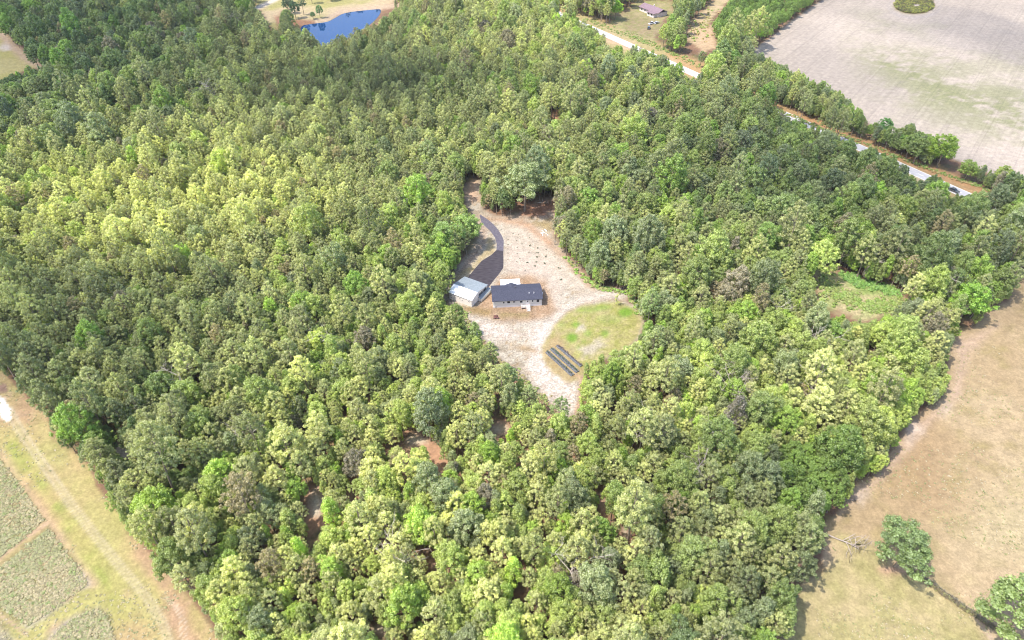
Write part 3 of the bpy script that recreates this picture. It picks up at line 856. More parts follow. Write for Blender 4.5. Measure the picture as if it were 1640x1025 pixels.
edge_polys = [Z_CLEAR, Z_LEFT, Z_RIGHT]
def scatter(n_try, dens, mode):
    for _ in range(n_try):
        # uniform over the ground inside the view wedge (plus a margin)
        y = math.sqrt(rnd.uniform((30+95)**2, (YMAX+95)**2)) - 95
        x = rnd.uniform(-1, 1) * (.83*(y+95) + 18)
        u, v = proj(x, y, 0.0); u = float(u); v = float(v)
        if v < -90: continue
        if road_dist(x, y) < 6.5: continue
        if y < 60 and mode == 'low': continue
        ua = float(u); 
        if mode == 'main':
            pf = g_pine(u, v); sz = g_size(u, v)
            kind = 'pine' if rnd.random() < pf else ('slim' if rnd.random() < .28 else 'broad')
            s = sz * (.64 if v > 480 else .70) * min(1.75, max(.55, math.exp(rnd.gauss(-.04, .25))))
            if kind == 'broad': s *= 1.12
            sp = {'pine': 4.5, 'broad': 5.0, 'slim': 3.1}[kind]*s*dens
        else:
            kind = 'slim' if rnd.random() < .45 else 'broad'
            s = rnd.uniform(.30, .52); sp = R_OF[kind]*s*1.2*dens - 1.2
        # kudzu and scrub areas stay low
        if mode == 'low' and (abs(u-740) < 330 and abs(v-800) < 190) and rnd.random() < .6: continue
        low = (1105 < u < 1330 and -20 < v < 75 and u > 1120 and v < 110 - (u-1120)*.25)
        if low: kind = 'broad'; s = rnd.uniform(.35, .55); sp = 3.0
        if 1235 < u < 1345 and 735 < v < 850 and rnd.random() < .85: kind = 'broad'; s = rnd.uniform(.45, .65); sp = 3.4
        if not near_ok(x, y, sp): continue
        U, V = crown_clear(x, y, kind, s)
        if open_hit(U[:1], V[:1], BASEOPEN): continue
        if inside(YARDX, U[:1], V[:1])[0] and rnd.random() < .75: continue
        if open_hit(U, V, OPENBIG): continue
        if open_hit(U[::7], V[::7], GAPS) or open_hit(U, V, ROADBITS) or open_hit(U, V, SANDY): continue
        c = tint_for(kind, u, v)
        if low or (1235 < u < 1345 and 735 < v < 850): j = rnd.uniform(.6, 1.1); c = (.26*j, .37*j, .075*j)
        gridh.setdefault((int(math.floor(x/cell)), int(math.floor(y/cell))), []).append((x, y, sp))
        trees.append((kind, rnd.randrange(len(KINDS[kind])), x, y, s, s*rnd.uniform(1.05, 1.38), rnd.uniform(0, 6.28), c, u, v, mode))
def hedge(polyp, n, s0, s1, cols):
    us = [p[0] for p in polyp]; vs = [p[1] for p in polyp]
    for _ in range(n):
        u = rnd.uniform(min(us), max(us)); v = rnd.uniform(min(vs), max(vs))
        if not inside(polyp, [u], [v])[0]: continue
        g = gp(u, v); kind = 'broad' if rnd.random() < .7 else 'slim'
        s = rnd.uniform(s0, s1); sp = R_OF[kind]*s*.95
        if road_dist(g.x, g.y) < 9 or not near_ok(g.x, g.y, sp): continue
        U, V = crown_clear(g.x, g.y, kind, s)
        if open_hit(U, V, [Z_PLOW, Z_VERGE2, Z_TRAIL, Z_YARD]): continue
        gridh.setdefault((int(math.floor(g.x/cell)), int(math.floor(g.y/cell))), []).append((g.x, g.y, sp))
        c = rnd.choice(cols); j = rnd.uniform(.8, 1.15)
        trees.append((kind, rnd.randrange(len(KINDS[kind])), g.x, g.y, s, s*rnd.uniform(.9, 1.1), rnd.uniform(0, 6.28), tuple(q*j for q in c), u, v, 'low'))
YARDX = [(960,10),(1010,-30),(1090,-30),(1160,-30),(1140,30),(1150,85),(1080,80),(1000,50)]
YMAX = 900.0
scatter(150000, .94, 'main')
HC = [(.13,.24,.06), (.20,.33,.07), (.28,.38,.07), (.12,.20,.07), (.24,.30,.12)]
H1 = [(1130,90),(1215,118),(1330,172),(1400,214),(1500,253),(1600,292),(1680,320),(1680,334),(1600,306),(1500,270),(1400,236),(1330,208),(1215,152),(1130,116)]
for a_, b_ in ((.75, 1.1), (.5, .8), (.3, .5)): hedge(H1, 2500, a_, b_, HC)
YMAX = 420.0
scatter(60000, 1.0, 'low')
print('trees', len(trees))

def where(u, v):
    if u < 430: return 'in the woods beside the left meadow'
    if u > 1150: return 'in the woods beside the tan pasture'
    if v > 860: return 'along the bottom of the foreground forest'
    if u < 800: return 'in the forest below the garage'
    return 'in the forest below the garden rows'
def shade(kind, c):
    L_ = (c[0]*.3 + c[1]*.6 + c[2]*.1) * .63
    yel = c[0] / max(c[1], 1e-3)
    if kind == 'pine':
        if yel > 1.15: return 'rust tinged'
        return 'pale olive' if L_ > .19 else ('olive green' if L_ > .15 else 'dark green')
    if yel > .98: return 'grey-brown'
    if c[1] > .43: return 'bright lime'
    return 'light green' if L_ > .15 else ('mid green' if L_ > .11 else 'deep green')
NAMES = {'pine': ('pine_tree', 'pine tree', 'pine with a lumpy crown'), 'broad': ('broadleaf_tree', 'tree', 'round broadleaf tree'),
         'slim': ('young_tree', 'tree', 'narrow young broadleaf tree')}

def place_tree(kind, var, x, y, s, zs, rot, c, label, group, nm=None, cat=None):
    name, ct, _ = NAMES[kind]
    e = empty(nm or name, (x, y, 0), rot)
    e.scale = (s, s, zs)
    cm, tm = KINDS[kind][var]
    for pn, me in (('crown', cm), ('trunk', tm)):
        o = bpy.data.objects.new(pn, me); COL.objects.link(o); o.parent = e
        o['tint'] = [float(q) for q in c]
    tag(e, label, cat or ct, group)
    return e
for i, (u, v, k, s, zs, c, lab) in enumerate(HAND):
    g = gp(u, v); place_tree(k, i % len(KINDS[k]), g.x, g.y, s, s*zs, i*1.3, tuple(1.45*q for q in c), lab, None)

# trees in front are single objects, the rest of the forest is one mass
def dist2(t): return t[2]**2 + t[3]**2 + 140**2
def inframe(t):
    U, V = proj(np.array([t[2]]*2), np.array([t[3]]*2), np.array([2.0, H_OF[t[0]]*t[5]]))
    return (U.max() > -8) and (U.min() < 1648) and (V.min() < 1030) and (V.max() > -5)
stuff = []
for kind in ('pine', 'broad', 'slim'):
    ks = sorted([t for t in trees if t[0] == kind], key=dist2)
    n = 0
    for t in ks:
        if not inframe(t): stuff.append(t); continue
        small = t[4] < .5 and kind != 'pine'
        if n < (300 if kind != 'slim' else 150) and not (small):
            n += 1
            u, v = proj(t[2], t[3], H_OF[kind]*t[5]*.8)
            sh = shade(kind, t[7]); w = where(float(u), float(v))
            place_tree(kind, t[1], t[2], t[3], t[4], t[5], t[6], t[7], f'{sh} {NAMES[kind][2]} {w}', f'{sh} {NAMES[kind][1]}s {w}')
        else: stuff.append(t)

def instancer(name, items, kinds, label, cat):
    coll = bpy.data.collections.new(name + '_sources')
    base = {}; n = 0
    for k in kinds:
        base[k] = n
        for pr in KINDS[k]:
            o = bpy.data.objects.new('source_%02d' % n, merged('tree', pr)); coll.objects.link(o); n += 1
    me = bpy.data.meshes.new(name)
    me.from_pydata([(t[2], t[3], 0) for t in items], [], [])
    def at(nm, ty, fld, arr):
        a = me.attributes.new(nm, ty, 'POINT'); a.data.foreach_set(fld, np.asarray(arr).ravel())
    at('which', 'INT', 'value', np.array([base[t[0]] + t[1] for t in items], np.int32))
    at('turn', 'FLOAT_VECTOR', 'vector', np.array([(rnd.gauss(0,.03), rnd.gauss(0,.03), t[6]) for t in items], np.float32))
    at('size', 'FLOAT_VECTOR', 'vector', np.array([(t[4], t[4], t[5]) for t in items], np.float32))
    at('tint', 'FLOAT_VECTOR', 'vector', np.array([t[7] for t in items], np.float32))
    o = bpy.data.objects.new(name, me); COL.objects.link(o)
    ng = bpy.data.node_groups.new(name, 'GeometryNodeTree')
    ng.interface.new_socket('Geometry', in_out='INPUT', socket_type='NodeSocketGeometry')
    ng.interface.new_socket('Geometry', in_out='OUTPUT', socket_type='NodeSocketGeometry')
    N = ng.nodes; L = ng.links
    gi = N.new('NodeGroupInput'); go = N.new('NodeGroupOutput'); ip = N.new('GeometryNodeInstanceOnPoints')
    ci = N.new('GeometryNodeCollectionInfo'); ci.inputs['Collection'].default_value = coll
    ci.inputs['Separate Children'].default_value = True; ci.inputs['Reset Children'].default_value = True
    m2p = N.new('GeometryNodeMeshToPoints')
    def na(nm, ty):
        n = N.new('GeometryNodeInputNamedAttribute'); n.data_type = ty; n.inputs[0].default_value = nm
        return n.outputs[0]
    L.new(gi.outputs[0], ip.inputs['Points']); L.new(ci.outputs[0], ip.inputs['Instance'])
    ip.inputs['Pick Instance'].default_value = True
    L.new(na('which', 'INT'), ip.inputs['Instance Index'])
    L.new(na('turn', 'FLOAT_VECTOR'), ip.inputs['Rotation']); L.new(na('size', 'FLOAT_VECTOR'), ip.inputs['Scale'])
    L.new(ip.outputs[0], go.inputs[0])
    md = o.modifiers.new('trees', 'NODES'); md.node_group = ng
    tag(o, label, cat, kind='stuff')
    return o
instancer('forest', stuff, ['pine', 'broad', 'slim'], 'dense mixed forest of pines and broadleaf trees covering the middle and far ground around the clearing', 'forest')
print('stuff', len(stuff))

#OBJECTS
# ------------------------------------------------------------------ small plants
def tuft_mesh(name, seed, n, size, rad, h, nclump=4):
    r = np.random.default_rng(seed)
    cen = [(r.normal()*rad*.5, r.normal()*rad*.5, h*(.35+.4*r.random())) for _ in range(nclump)]
    V, F, LV = cards(np.array(cen), [rad*.7]*nclump, [n]*nclump, size, r, h/rad*.6, .2)
    return crown_mesh(name, V, F, LV)
def stem_mesh(name):
    mb = MB(); mb.tube([(0,0,-.05),(0,0,.25)], [.03,.02], 4)
    me = bpy.data.meshes.new(name); me.from_pydata(mb.v, [], mb.f); me.materials.append(M_bark); return me
TUFTS = [(tuft_mesh('tuft', 900+i, 34, .10, .42, .5), stem_mesh('stem')) for i in range(4)]
KINDS['tuft'] = TUFTS
items = []
R1 = [[(-60,690),(0,736),(20,760),(45,795),(71,833),(30,870),(-2,893),(-80,935)],
      [(-60,970),(0,909),(40,877),(77,845),(98,870),(122,905),(141,937),(118,952),(80,980),(44,1003),(20,985),(-60,930)],
      [(64,1045),(84,1020),(120,988),(155,976),(174,988),(186,1040)]]
for _ in range(60000):
    u = rnd.uniform(-60, 200); v = rnd.uniform(690, 1045)
    if not any(inside(q, [u], [v])[0] for q in R1): continue
    g = gp(u, v)
    nz = float(fbm(np.array(g.x*.12), np.array(g.y*.12)))
    if rnd.random() > .26: continue
    q = rnd.random()
    c = (.37,.35,.18) if q < .6 - (nz-.5)*2 else ((.46,.39,.24) if q < .9 else (.30,.35,.12))
    s_ = rnd.uniform(.4, 1.05)
    items.append(('tuft', rnd.randrange(4), g.x, g.y, s_, s_*rnd.uniform(.25,.6), rnd.uniform(0,6.28), c))
instancer('rough_grass', items[:9000], ['tuft'], 'rough tussocky grass in unmown blocks at the lower left', 'grass')
print('tufts', len(items))
# weeds: right edge fence row, verge, scrub in the small clearing
items = []
def weeds(pts, n, spread, cols, s0, s1):
    for _ in range(n):
        k = rnd.randrange(len(pts)-1); t = rnd.random()
        u = pts[k][0]*(1-t)+pts[k+1][0]*t + rnd.gauss(0, spread); v = pts[k][1]*(1-t)+pts[k+1][1]*t + rnd.gauss(0, spread*.7)
        g = gp(u, v); s_ = rnd.uniform(s0, s1)
        items.append(('tuft', rnd.randrange(4), g.x, g.y, s_, s_*rnd.uniform(.5,1), rnd.uniform(0,6.28), rnd.choice(cols)))
weeds([(1455,910),(1480,928),(1510,950),(1535,968),(1560,984),(1590,1005)], 420, 1.6, [(.20,.16,.08),(.26,.25,.10),(.16,.13,.08)], .5, 1.1)
weeds([(1350,440),(1390,456),(1440,470)], 260, 5, [(.22,.38,.09),(.3,.44,.12)], .8, 2.2)
weeds([(1320,450),(1340,475),(1375,488),(1420,494),(1450,488)], 420, 9, [(.36,.40,.14),(.3,.4,.1)], .8, 2.2)
weeds([(1210,160),(1300,200),(1400,236),(1500,276),(1590,306)], 500, 1.5, [(.34,.38,.12),(.25,.36,.08),(.5,.4,.2)], .8, 1.8)
weeds([(940,32),(1010,58),(1060,78),(1120,106)], 300, 3, [(.36,.40,.13),(.28,.38,.1)], .8, 1.8)
weeds([(1110,60),(1140,20)], 100, 10, [(.36,.44,.12),(.5,.42,.2)], 1, 2.6)
weeds([(740,500),(755,535),(790,572),(840,612),(885,652)], 220, 4, [(.34,.40,.12),(.45,.38,.2)], .6, 1.6)
weeds([(905,412),(940,450),(970,464),(1005,470),(1030,510)], 160, 3, [(.30,.44,.09),(.4,.4,.16)], .8, 2)
instancer('weeds', items, ['tuft'], 'ragged weeds along verges, clearing edges and the fence row', 'weeds')

# scattered tussocks in the pasture and the left meadow
items = []
for _ in range(9000):
    if rnd.random() < .6: u, v = rnd.uniform(1250, 1680), rnd.uniform(440, 1040); z_ = Z_RIGHT
    else: u, v = rnd.uniform(-20, 360), rnd.uniform(600, 1040); z_ = Z_LEFT
    if not inside(z_, [u], [v])[0]: continue
    g = gp(u, v)
    if float(fbm(np.array(g.x*.07), np.array(g.y*.07+3))) < .47: continue
    s_ = rnd.uniform(.25, .7)
    items.append(('tuft', rnd.randrange(4), g.x, g.y, s_, s_*rnd.uniform(.2,.5), rnd.uniform(0,6.28), rnd.choice([(.36,.30,.18),(.40,.36,.19),(.30,.30,.13),(.50,.42,.30)])))
instancer('pasture_tussocks', items, ['tuft'], 'low dry tussocks dotted over the tan pasture and the left meadow', 'grass')
# scrub island in the ploughed field
items = []
isl = ell(1464, 9, 31, 12.5)
for _ in range(2600):
    u = rnd.uniform(1430, 1498); v = rnd.uniform(-5, 23)
    if not inside(isl, [u], [v])[0] or inside(ell(1468,9,8,2.4), [u], [v])[0]: continue
    g = gp(u, v); s_ = rnd.uniform(1.2, 3.2)
    edge = ((u-1464)/31)**2 + ((v-9)/12.5)**2
    items.append(('tuft', rnd.randrange(4), g.x, g.y, s_, s_*(.6 + .5*edge), rnd.uniform(0,6.28), rnd.choice([(.26,.27,.05),(.34,.33,.07),(.16,.12,.05),(.12,.13,.04)])))
instancer('scrub_island', items, ['tuft'], 'oval island of dark olive scrub round a pale hollow in the ploughed field', 'scrub')

# young orchard bushes
ob_ = [(505,358),(580,385),(548,425),(605,432),(690,415),(690,468),(610,480),(742,482),(800,492),(548,515),(683,510),(745,513),(608,520),(737,541),(795,541),(855,541),
       (548,555),(605,572),(675,577),(733,573),(787,583),(723,600),(880,613),(895,690),(660,628),(615,395),(550,460),(640,455),(625,550)]
big = {(742,482),(745,513),(737,541),(733,573),(787,583),(723,600),(880,613),(690,468),(895,690),(675,577),(795,541)}
for (a, b) in ob_:
    g = gp(680 + a/4.1, 280 + b/4.1)
    e = empty('orchard_bush', (g.x, g.y, 0), rnd.uniform(0, 6)); s_ = .85 if (a, b) in big else .5
    e.scale = (s_, s_, s_*.9)
    for pn, me in zip(('foliage', 'stem'), TUFTS[rnd.randrange(4)]):
        o = bpy.data.objects.new(pn, me); COL.objects.link(o); o.parent = e; o['tint'] = [.12, .14, .08]
    tag(e, ('larger' if s_ > .8 else 'tiny') + ' dark young bush planted in rows on the pale sand above the house', 'bush', ('larger' if s_ > .8 else 'tiny') + ' bushes planted in the sandy clearing')

# ------------------------------------------------------------------ bare trees
def bare_tree(name, base, H, lean, r0, seed, mat, label, spread=.5, levels=4, rz=0, lying=False, flat=1.0, cat='dead tree'):
    r = random.Random(seed); mb = MB()
    def grow(p, d, L, rad, lv):
        pts = [p]; rr = [rad]; q = p.copy()
        for k in range(3):
            d = (d + Vector((r.gauss(0,.12), r.gauss(0,.12), r.gauss(0,.08)))).normalized()
            q = q + d * L/3; pts.append(q.copy()); rr.append(rad*(1-.18*(k+1)))
        mb.tube(pts, rr, 5 if lv > 1 else 4, False)
        if lv == 0: return
        for k in range(3 if lv < levels else 6):
            s = r.uniform(.45, 1) if lv < levels else r.uniform(.5, 1.0)
            i = min(2, int(s*3)); b = pts[i].lerp(pts[i+1], s*3-i)
            a = r.uniform(0, 6.28); side = Vector((math.cos(a), math.sin(a), r.uniform(-.1,.5)))
            grow(b, (d*(1-spread) + side*spread*1.4).normalized(), L*r.uniform(.42,.68), rad*.5, lv-1)
    grow(Vector((0,0,0)), Vector((lean, 0, 1)).normalized(), H*.62, r0, levels)
    if lying:
        mb.v = [(x, y, max(.05, z)) for x, y, z in [tuple(Matrix.Rotation(math.radians(84), 4, 'Y') @ Vector((a, b*1.1, c))) for a, b, c in [(v[0]*flat, v[1], v[2]) for v in mb.v]]]
    o = mb.build(name, mat)
    o.location = (base.x, base.y, .25 if lying else 0); o.rotation_euler = (0, 0, rz)
    tag(o, label, cat)
    return o
M_pink = mat_noise('bare_twigs', (.25,.205,.185), (.38,.32,.29), 2)
bare_tree('dead_tree', gp(1471,478), 17, .35, .28, 1, M_dead, 'tall leaning dead tree with bare grey-pink twigs above the small right clearing', .5)
bare_tree('dead_tree', gp(1463,474), 11, .08, .18, 2, M_dead, 'shorter bare dead tree just left of the tall leaning one', .5)
bare_tree('dead_tree', gp(1503,512), 13, .0, .2, 3, M_dead, 'bare grey twiggy tree beside the lime green tree at the pasture corner', .5)
bare_tree('dead_tree', gp(1107,785), 19, .05, .24, 4, M_pink, 'pinkish bare tree standing in the lower right forest', .55)
bare_tree('dead_tree', gp(1168,655), 18, .1, .24, 5, M_pink, 'pinkish bare tree in the wood right of the garden rows', .55)
bare_tree('dead_tree', gp(1175,650), 16, -.1, .2, 15, M_pink, 'second pinkish bare tree touching the one right of the garden rows', .55)
bare_tree('dead_tree', gp(96,222), 18, .1, .24, 6, M_dead, 'grey bare tree in the shaded forest at the upper left', .5)
bare_tree('dead_tree', gp(356,180), 18, -.1, .24, 7, M_dead, 'grey bare tree in the dark upper left forest below the pond', .5)
bare_tree('dead_tree', gp(383,60), 17, 0, .24, 8, M_dead, 'far bare tree in the forest left of the pond', .5)
bare_tree('dead_tree', gp(905,950), 15, .1, .2, 9, M_dead, 'small bare grey tree low in the foreground forest', .5)
bare_tree('dead_tree', gp(1290,650), 15, .1, .2, 10, M_dead, 'bare grey tree in the bright wood by the tan pasture', .5)
bare_tree('fallen_tree', gp(1322,856), 12.5, 0, .2, 21, M_pink, 'bleached fallen dead tree lying in the pasture at the edge of the wood', .62, 4, math.radians(-42), True, cat='fallen tree')
bare_tree('fallen_branch', gp(1352,800), 4, 0, .08, 22, M_pink, 'small bleached fallen branch at the wood edge above the fallen tree', .5, 3, math.radians(-10), True, cat='branch')
bare_tree('fallen_branch', gp(992,463), 5, 0, .12, 23, M_dead, 'pale curled dead branch on the bank at the top of the green', .7, 3, math.radians(20), True, cat='branch')
bare_tree('fallen_branch', gp(860,326), 6, 0, .12, 24, M_dead, 'dead branch lying in the leaf litter under the large oak', .6, 3, math.radians(10), True, cat='branch')

for k, (a, b) in enumerate(((1385,420),(1300,560),(860,480),(1010,700),(520,560),(300,620),(1240,500),(640,900),(420,700),(1190,300))):
    if 700 < a < 1000 and b < 560: continue
    bare_tree('dead_tree', gp(a, b+22), 16, .08*math.sin(k*2), .17, 40+k, M_dead, ('bare grey snag standing ' + ['among the trees above the small right clearing', 'in the wood between the green and the tan pasture', '', 'below the bottom tip of the clearing', 'in the middle of the left pine wood', 'among the dark pines near the left meadow', 'left of the small right clearing', 'low in the centre foreground', 'in the lower left forest', 'in the shaded wood below the ploughed field'][k]), .5, 3)

# slender yellow-green sapling standing alone on the green
g = gp(986.5, 489)
e = empty('sapling', (g.x, g.y, 0)); r_ = np.random.default_rng(77)
cen = [(r_.normal()*.25, r_.normal()*.2, 1.2 + k*.42) for k in range(9)]
V_, F_, L_ = cards(np.array(cen), [.42]*9, [38]*9, .12, r_)
o = bpy.data.objects.new('crown', crown_mesh('crown', V_, F_, L_)); COL.objects.link(o); o.parent = e; o['tint'] = [.50, .52, .16]
MB().tube([(0,0,-.1),(.05,0,2.4),(0,.05,4.6)], [.09,.06,.03], 6).build('trunk', M_bark, e)
tag(e, 'slender yellow-green sapling alone at the top edge of the green', 'tree')

# ------------------------------------------------------------------ buildings
M_siding = mat_noise('siding_cream', (.58,.55,.50), (.68,.65,.60), 3, .7, .2, stretch=(.3,.3,9))
M_white = mat_noise('white_trim', (.70,.67,.66), (.78,.75,.74), 4, .5, .3)
M_shingle = mat_noise('shingles_blue_grey', (.026,.028,.044), (.060,.063,.090), 2.6, .85, .2, stretch=(1.2,3,3), bump=.02)
M_tin = mat_noise('grey_metal_and_shade', (.16,.19,.21), (.21,.235,.26), 1.5, .55, .4, metallic=.0)  # grey metal, darkened to carry the shade of the garage's back slope
M_tinw = mat_noise('metal_roof_white', (.74,.75,.76), (.80,.81,.82), 1.2, .5, .4)
M_glass, t_, p = new_mat('window_glass'); p.inputs['Base Color'].default_value = (.02,.025,.035,1); p.inputs['Roughness'].default_value = .08
M_wood = mat_noise('deck_wood', (.42,.36,.32), (.56,.50,.46), 5, .8)
M_dark = mat_noise('dark_opening', (.05,.05,.06), (.10,.10,.11), 3)
M_gwall = mat_noise('garage_wall', (.60,.56,.53), (.70,.66,.62), 2, .6, .3, stretch=(5,5,.3))
M_purple = mat_noise('shingles_brown_mauve', (.15,.105,.125), (.20,.14,.165), 1.5, .9)
M_pinkw = mat_noise('wall_pale_pink', (.58,.50,.49), (.66,.58,.56), 2)

def window(parent, x, z, w, h, y=0.0, axis='x', pane=M_glass):
    """window set in a wall facing -y (or +x)"""
    f = MB(); t = .07
    if axis == 'x':
        for a in ((x-w/2-t, x-w/2, z, z+h), (x+w/2, x+w/2+t, z, z+h), (x-w/2-t, x+w/2+t, z-t, z), (x-w/2-t, x+w/2+t, z+h, z+h+t)):
            f.box(a[0], a[1], y-.05, y-.004, a[2], a[3])
        fo = f.build('window', M_white, parent)
        MB().box(x-w/2, x+w/2, y-.03, y-.006, z, z+h).build('pane', pane, fo)
    else:
        for a in ((x-w/2-t, x-w/2, z, z+h), (x+w/2, x+w/2+t, z, z+h), (x-w/2-t, x+w/2+t, z-t, z), (x-w/2-t, x+w/2+t, z+h, z+h+t)):
            f.box(y+.004, y+.05, a[0], a[1], a[2], a[3])
        fo = f.build('window', M_white, parent)
        MB().box(y+.006, y+.03, x-w/2, x+w/2, z, z+h).build('pane', pane, fo)
    return fo

def gable_roof(name, x0, x1, y0, ym, y1, z0, zr, z1, mat, parent, th=.14):
    m = MB()
    prof = [(y0, z0), (ym, zr), (y1, z1), (y1, z1-th), (ym, zr-th), (y0, z0-th)]
    m.prism(prof, x0, x1)
    return m.build(name, mat, parent)

# --- the long manufactured house
H0 = gp(790, 493); H1 = gp(867.6, 489)
hang = math.atan2(H1.y-H0.y, H1.x-H0.x)
house = empty('house', (H0.x, H0.y, 0), hang)
LX, LY = 17.0, 8.3
w = MB().box(0, LX, 0, LY, .75, 3.1)
w.add([(0,0,3.1),(0,LY,3.1),(0,LY/2,4.32)], [(0,2,1)]).add([(LX,0,3.1),(LX,LY,3.1),(LX,LY/2,4.32)], [(0,1,2)])
wo = w.build('wall', M_siding, house)
MB().box(-.03, LX+.03, -.03, LY+.03, 0, .74).build('skirting', M_white, house)
rf = gable_roof('roof', -.35, LX+.35, -.45, LY/2, LY+.45, 3.12, 4.52, 3.12, M_shingle, house)
for x in (12.7, 14.4):
    MB().tube([(x, 1.9, 3.6), (x, 1.9, 4.5)], [.08,.08], 8).tube([(x,1.9,4.5),(x,1.9,4.6)], [.13,.13], 8).build('vent_pipe', M_white, rf)
MB().box(7.9, 8.5, 5.6, 6.1, 4.0, 4.25).build('roof_vent', M_dark, rf)
gm = MB()   # small cross gable over the back door
vs = [(4.8,8.9,3.13),(8.9,8.9,3.13),(6.85,8.9,3.95),(4.8,LY-1.2,3.5),(8.9,LY-1.2,3.5),(6.85,LY-2.4,3.97)]
gm.add(vs, [(0,2,5,3),(2,1,4,5),(0,1,2)]).build('back_gable', M_shingle, rf)
for x, z, ww, hh in ((3.7,1.75,.5,.7),(5.4,1.7,1.0,.9),(7.3,1.9,.8,.6),(9.8,1.7,.9,.8),(13.75,1.8,.5,.8),(15.65,1.6,.95,1.1)):
    window(house, x, z, ww, hh)
window(house, 2.2, 1.7, .9, 1.0, LX, 'y'); window(house, 6.0, 1.7, .9, 1.0, LX, 'y')
d_ = MB().box(11.6, 12.5, -.06, -.005, .78, 2.8).build('door', M_white, house)
MB().box(11.85, 12.25, -.08, -.062, 1.8, 2.5).build('door_glass', M_glass, d_)
dk = MB()
dk.box(9.6, 12.9, -1.7, -.04, .62, .72)
for x in (9.7, 11.2, 12.8):
    dk.box(x-.06, x+.06, -1.68, -1.56, 0, 1.65)
dk.box(9.6, 11.3, -1.66, -1.58, 1.5, 1.6).box(9.66, 9.74, -1.6, -.1, 1.5, 1.6).box(12.76, 12.84, -1.6, -.1, 1.5, 1.6)
for k in range(12): dk.box(9.8+k*.125, 9.84+k*.125, -1.64, -1.60, .72, 1.5)
dko = dk.build('deck', M_wood, house)
st = MB()
for k in range(4): st.box(11.45, 12.75, -1.7-.32*(k+1), -1.7-.32*k, 0, .58-.15*k)
st.box(11.40, 11.45, -2.9, -1.7, .9, .98).box(12.75, 12.80, -2.9, -1.7, .9, .98).box(11.39, 11.46, -2.95, -2.87, 0, .98).box(12.74, 12.81, -2.95, -2.87, 0, .98)
st.build('steps', M_wood, dko)
MB().box(.6, 1.4, -.05, -.034, .2, .5).build('skirting_vent', M_dark, house)
# porch roof at the back
po = MB().prism([(LY+.5, 3.02), (LY+4.3, 2.72), (LY+4.3, 2.64), (LY+.5, 2.94)], 3.2, 10.3).build('porch_roof', M_tinw, house)
for x in (3.4, 6.8, 10.1): MB().box(x-.07, x+.07, LY+4.0, LY+4.14, 0, 2.62).build('porch_post', M_white, po)
MB().box(3.3, 10.2, LY+.04, LY+4.2, 0, .45).build('porch_floor', M_wood, house)
ac = MB().box(LX+.3, LX+1.1, 5.6, 6.4, .1, .95).build('air_conditioner', M_white, house)
tag(house, 'long cream manufactured house with dark blue-grey shingle roof and small front deck', 'house')

# --- the garage
G0 = gp(755.6, 491.8)
ga = math.atan2(-4.9, 8.4)
gar = empty('garage', (G0.x, G0.y, 0), ga)     # local x runs back along the near wall (negative), y runs away
GL, GW, GN = 9.4, 10.2, 3.5
gw = MB()
gw.box(-GL, 0, 0, .12, 0, 3.0).box(-GL, 0, GW-.12, GW, 0, 3.0).box(-GL, -GL+.12, .12, GW-.12, 0, 3.0)
gw.box(-.12, 0, .12, 4.6, 0, 3.0).box(-.12, 0, 7.3, 7.6, 0, 3.0).box(-.12, 0, GW-.4, GW-.12, 0, 3.0).box(-.12, 0, 4.6, GW-.4, 2.6, 3.0)
gw.add([(0,0,3.0),(0,GW,3.0),(0,GN,4.0)], [(0,1,2)]).add([(-GL,0,3.0),(-GL,GW,3.0),(-GL,GN,4.0)], [(0,2,1)])
gw.build('wall', M_gwall, gar)
MB().box(-GL+.15, -.15, .15, GW-.15, .0, .08).build('floor_slab', M_tin, gar)
gr1 = MB().prism([(-.25, 3.06), (GN, 4.24), (GN, 4.16), (-.25, 2.98)], -GL-.3, .3).build('roof_front', M_tinw, gar)
gr2 = MB().prism([(GN+.002, 4.24), (GW+.25, 3.06), (GW+.25, 2.98), (GN+.002, 4.16)], -GL-.3, .3).build('roof_back', M_tin, gar)  # same roof as the front; its shaded side is put into the colour
seam = MB()
for k in range(11):
    x = -GL - .2 + k * (GL + .4) / 10
    seam.add([(x-.02,-.24,3.07),(x+.02,-.24,3.07),(x+.02,GN,4.26),(x-.02,GN,4.26),(x-.02,-.24,3.11),(x+.02,-.24,3.11),(x+.02,GN,4.30),(x-.02,GN,4.30)], [(4,5,6,7),(0,4,7,3),(1,2,6,5)])
seam.build('ribs', M_tinw, gr1)
MB().box(-.05, -.02, 4.62, 7.28, .06, 2.58).build('door', M_dark, gar)
for x, z in ((-8.6,1.6),(-8.5,.9),(-8.9,2.2),(-3.9,1.2),(-4.9,1.9),(-1.1,1.9)): window(gar, x, z, .4, .35)
lt = MB().prism([(4.2, 0), (4.2, 1.15), (10.9, 1.15), (10.9, 0)], .02, 1.3).build('lean_to', M_siding, gar)
MB().add([(.02,4.1,1.6),(1.5,4.1,1.2),(1.5,11.0,1.2),(.02,11.0,1.6),(.02,4.1,1.52),(1.5,4.1,1.16),(1.5,11.0,1.16),(.02,11.0,1.52)], [(0,1,2,3),(7,6,5,4),(0,4,5,1),(1,5,6,2),(2,6,7,3),(3,7,4,0)]).build('lean_to_roof', M_tin, lt)
tag(gar, 'square metal garage with roof slopes toned sunlit and shaded at the end of the driveway', 'garage')

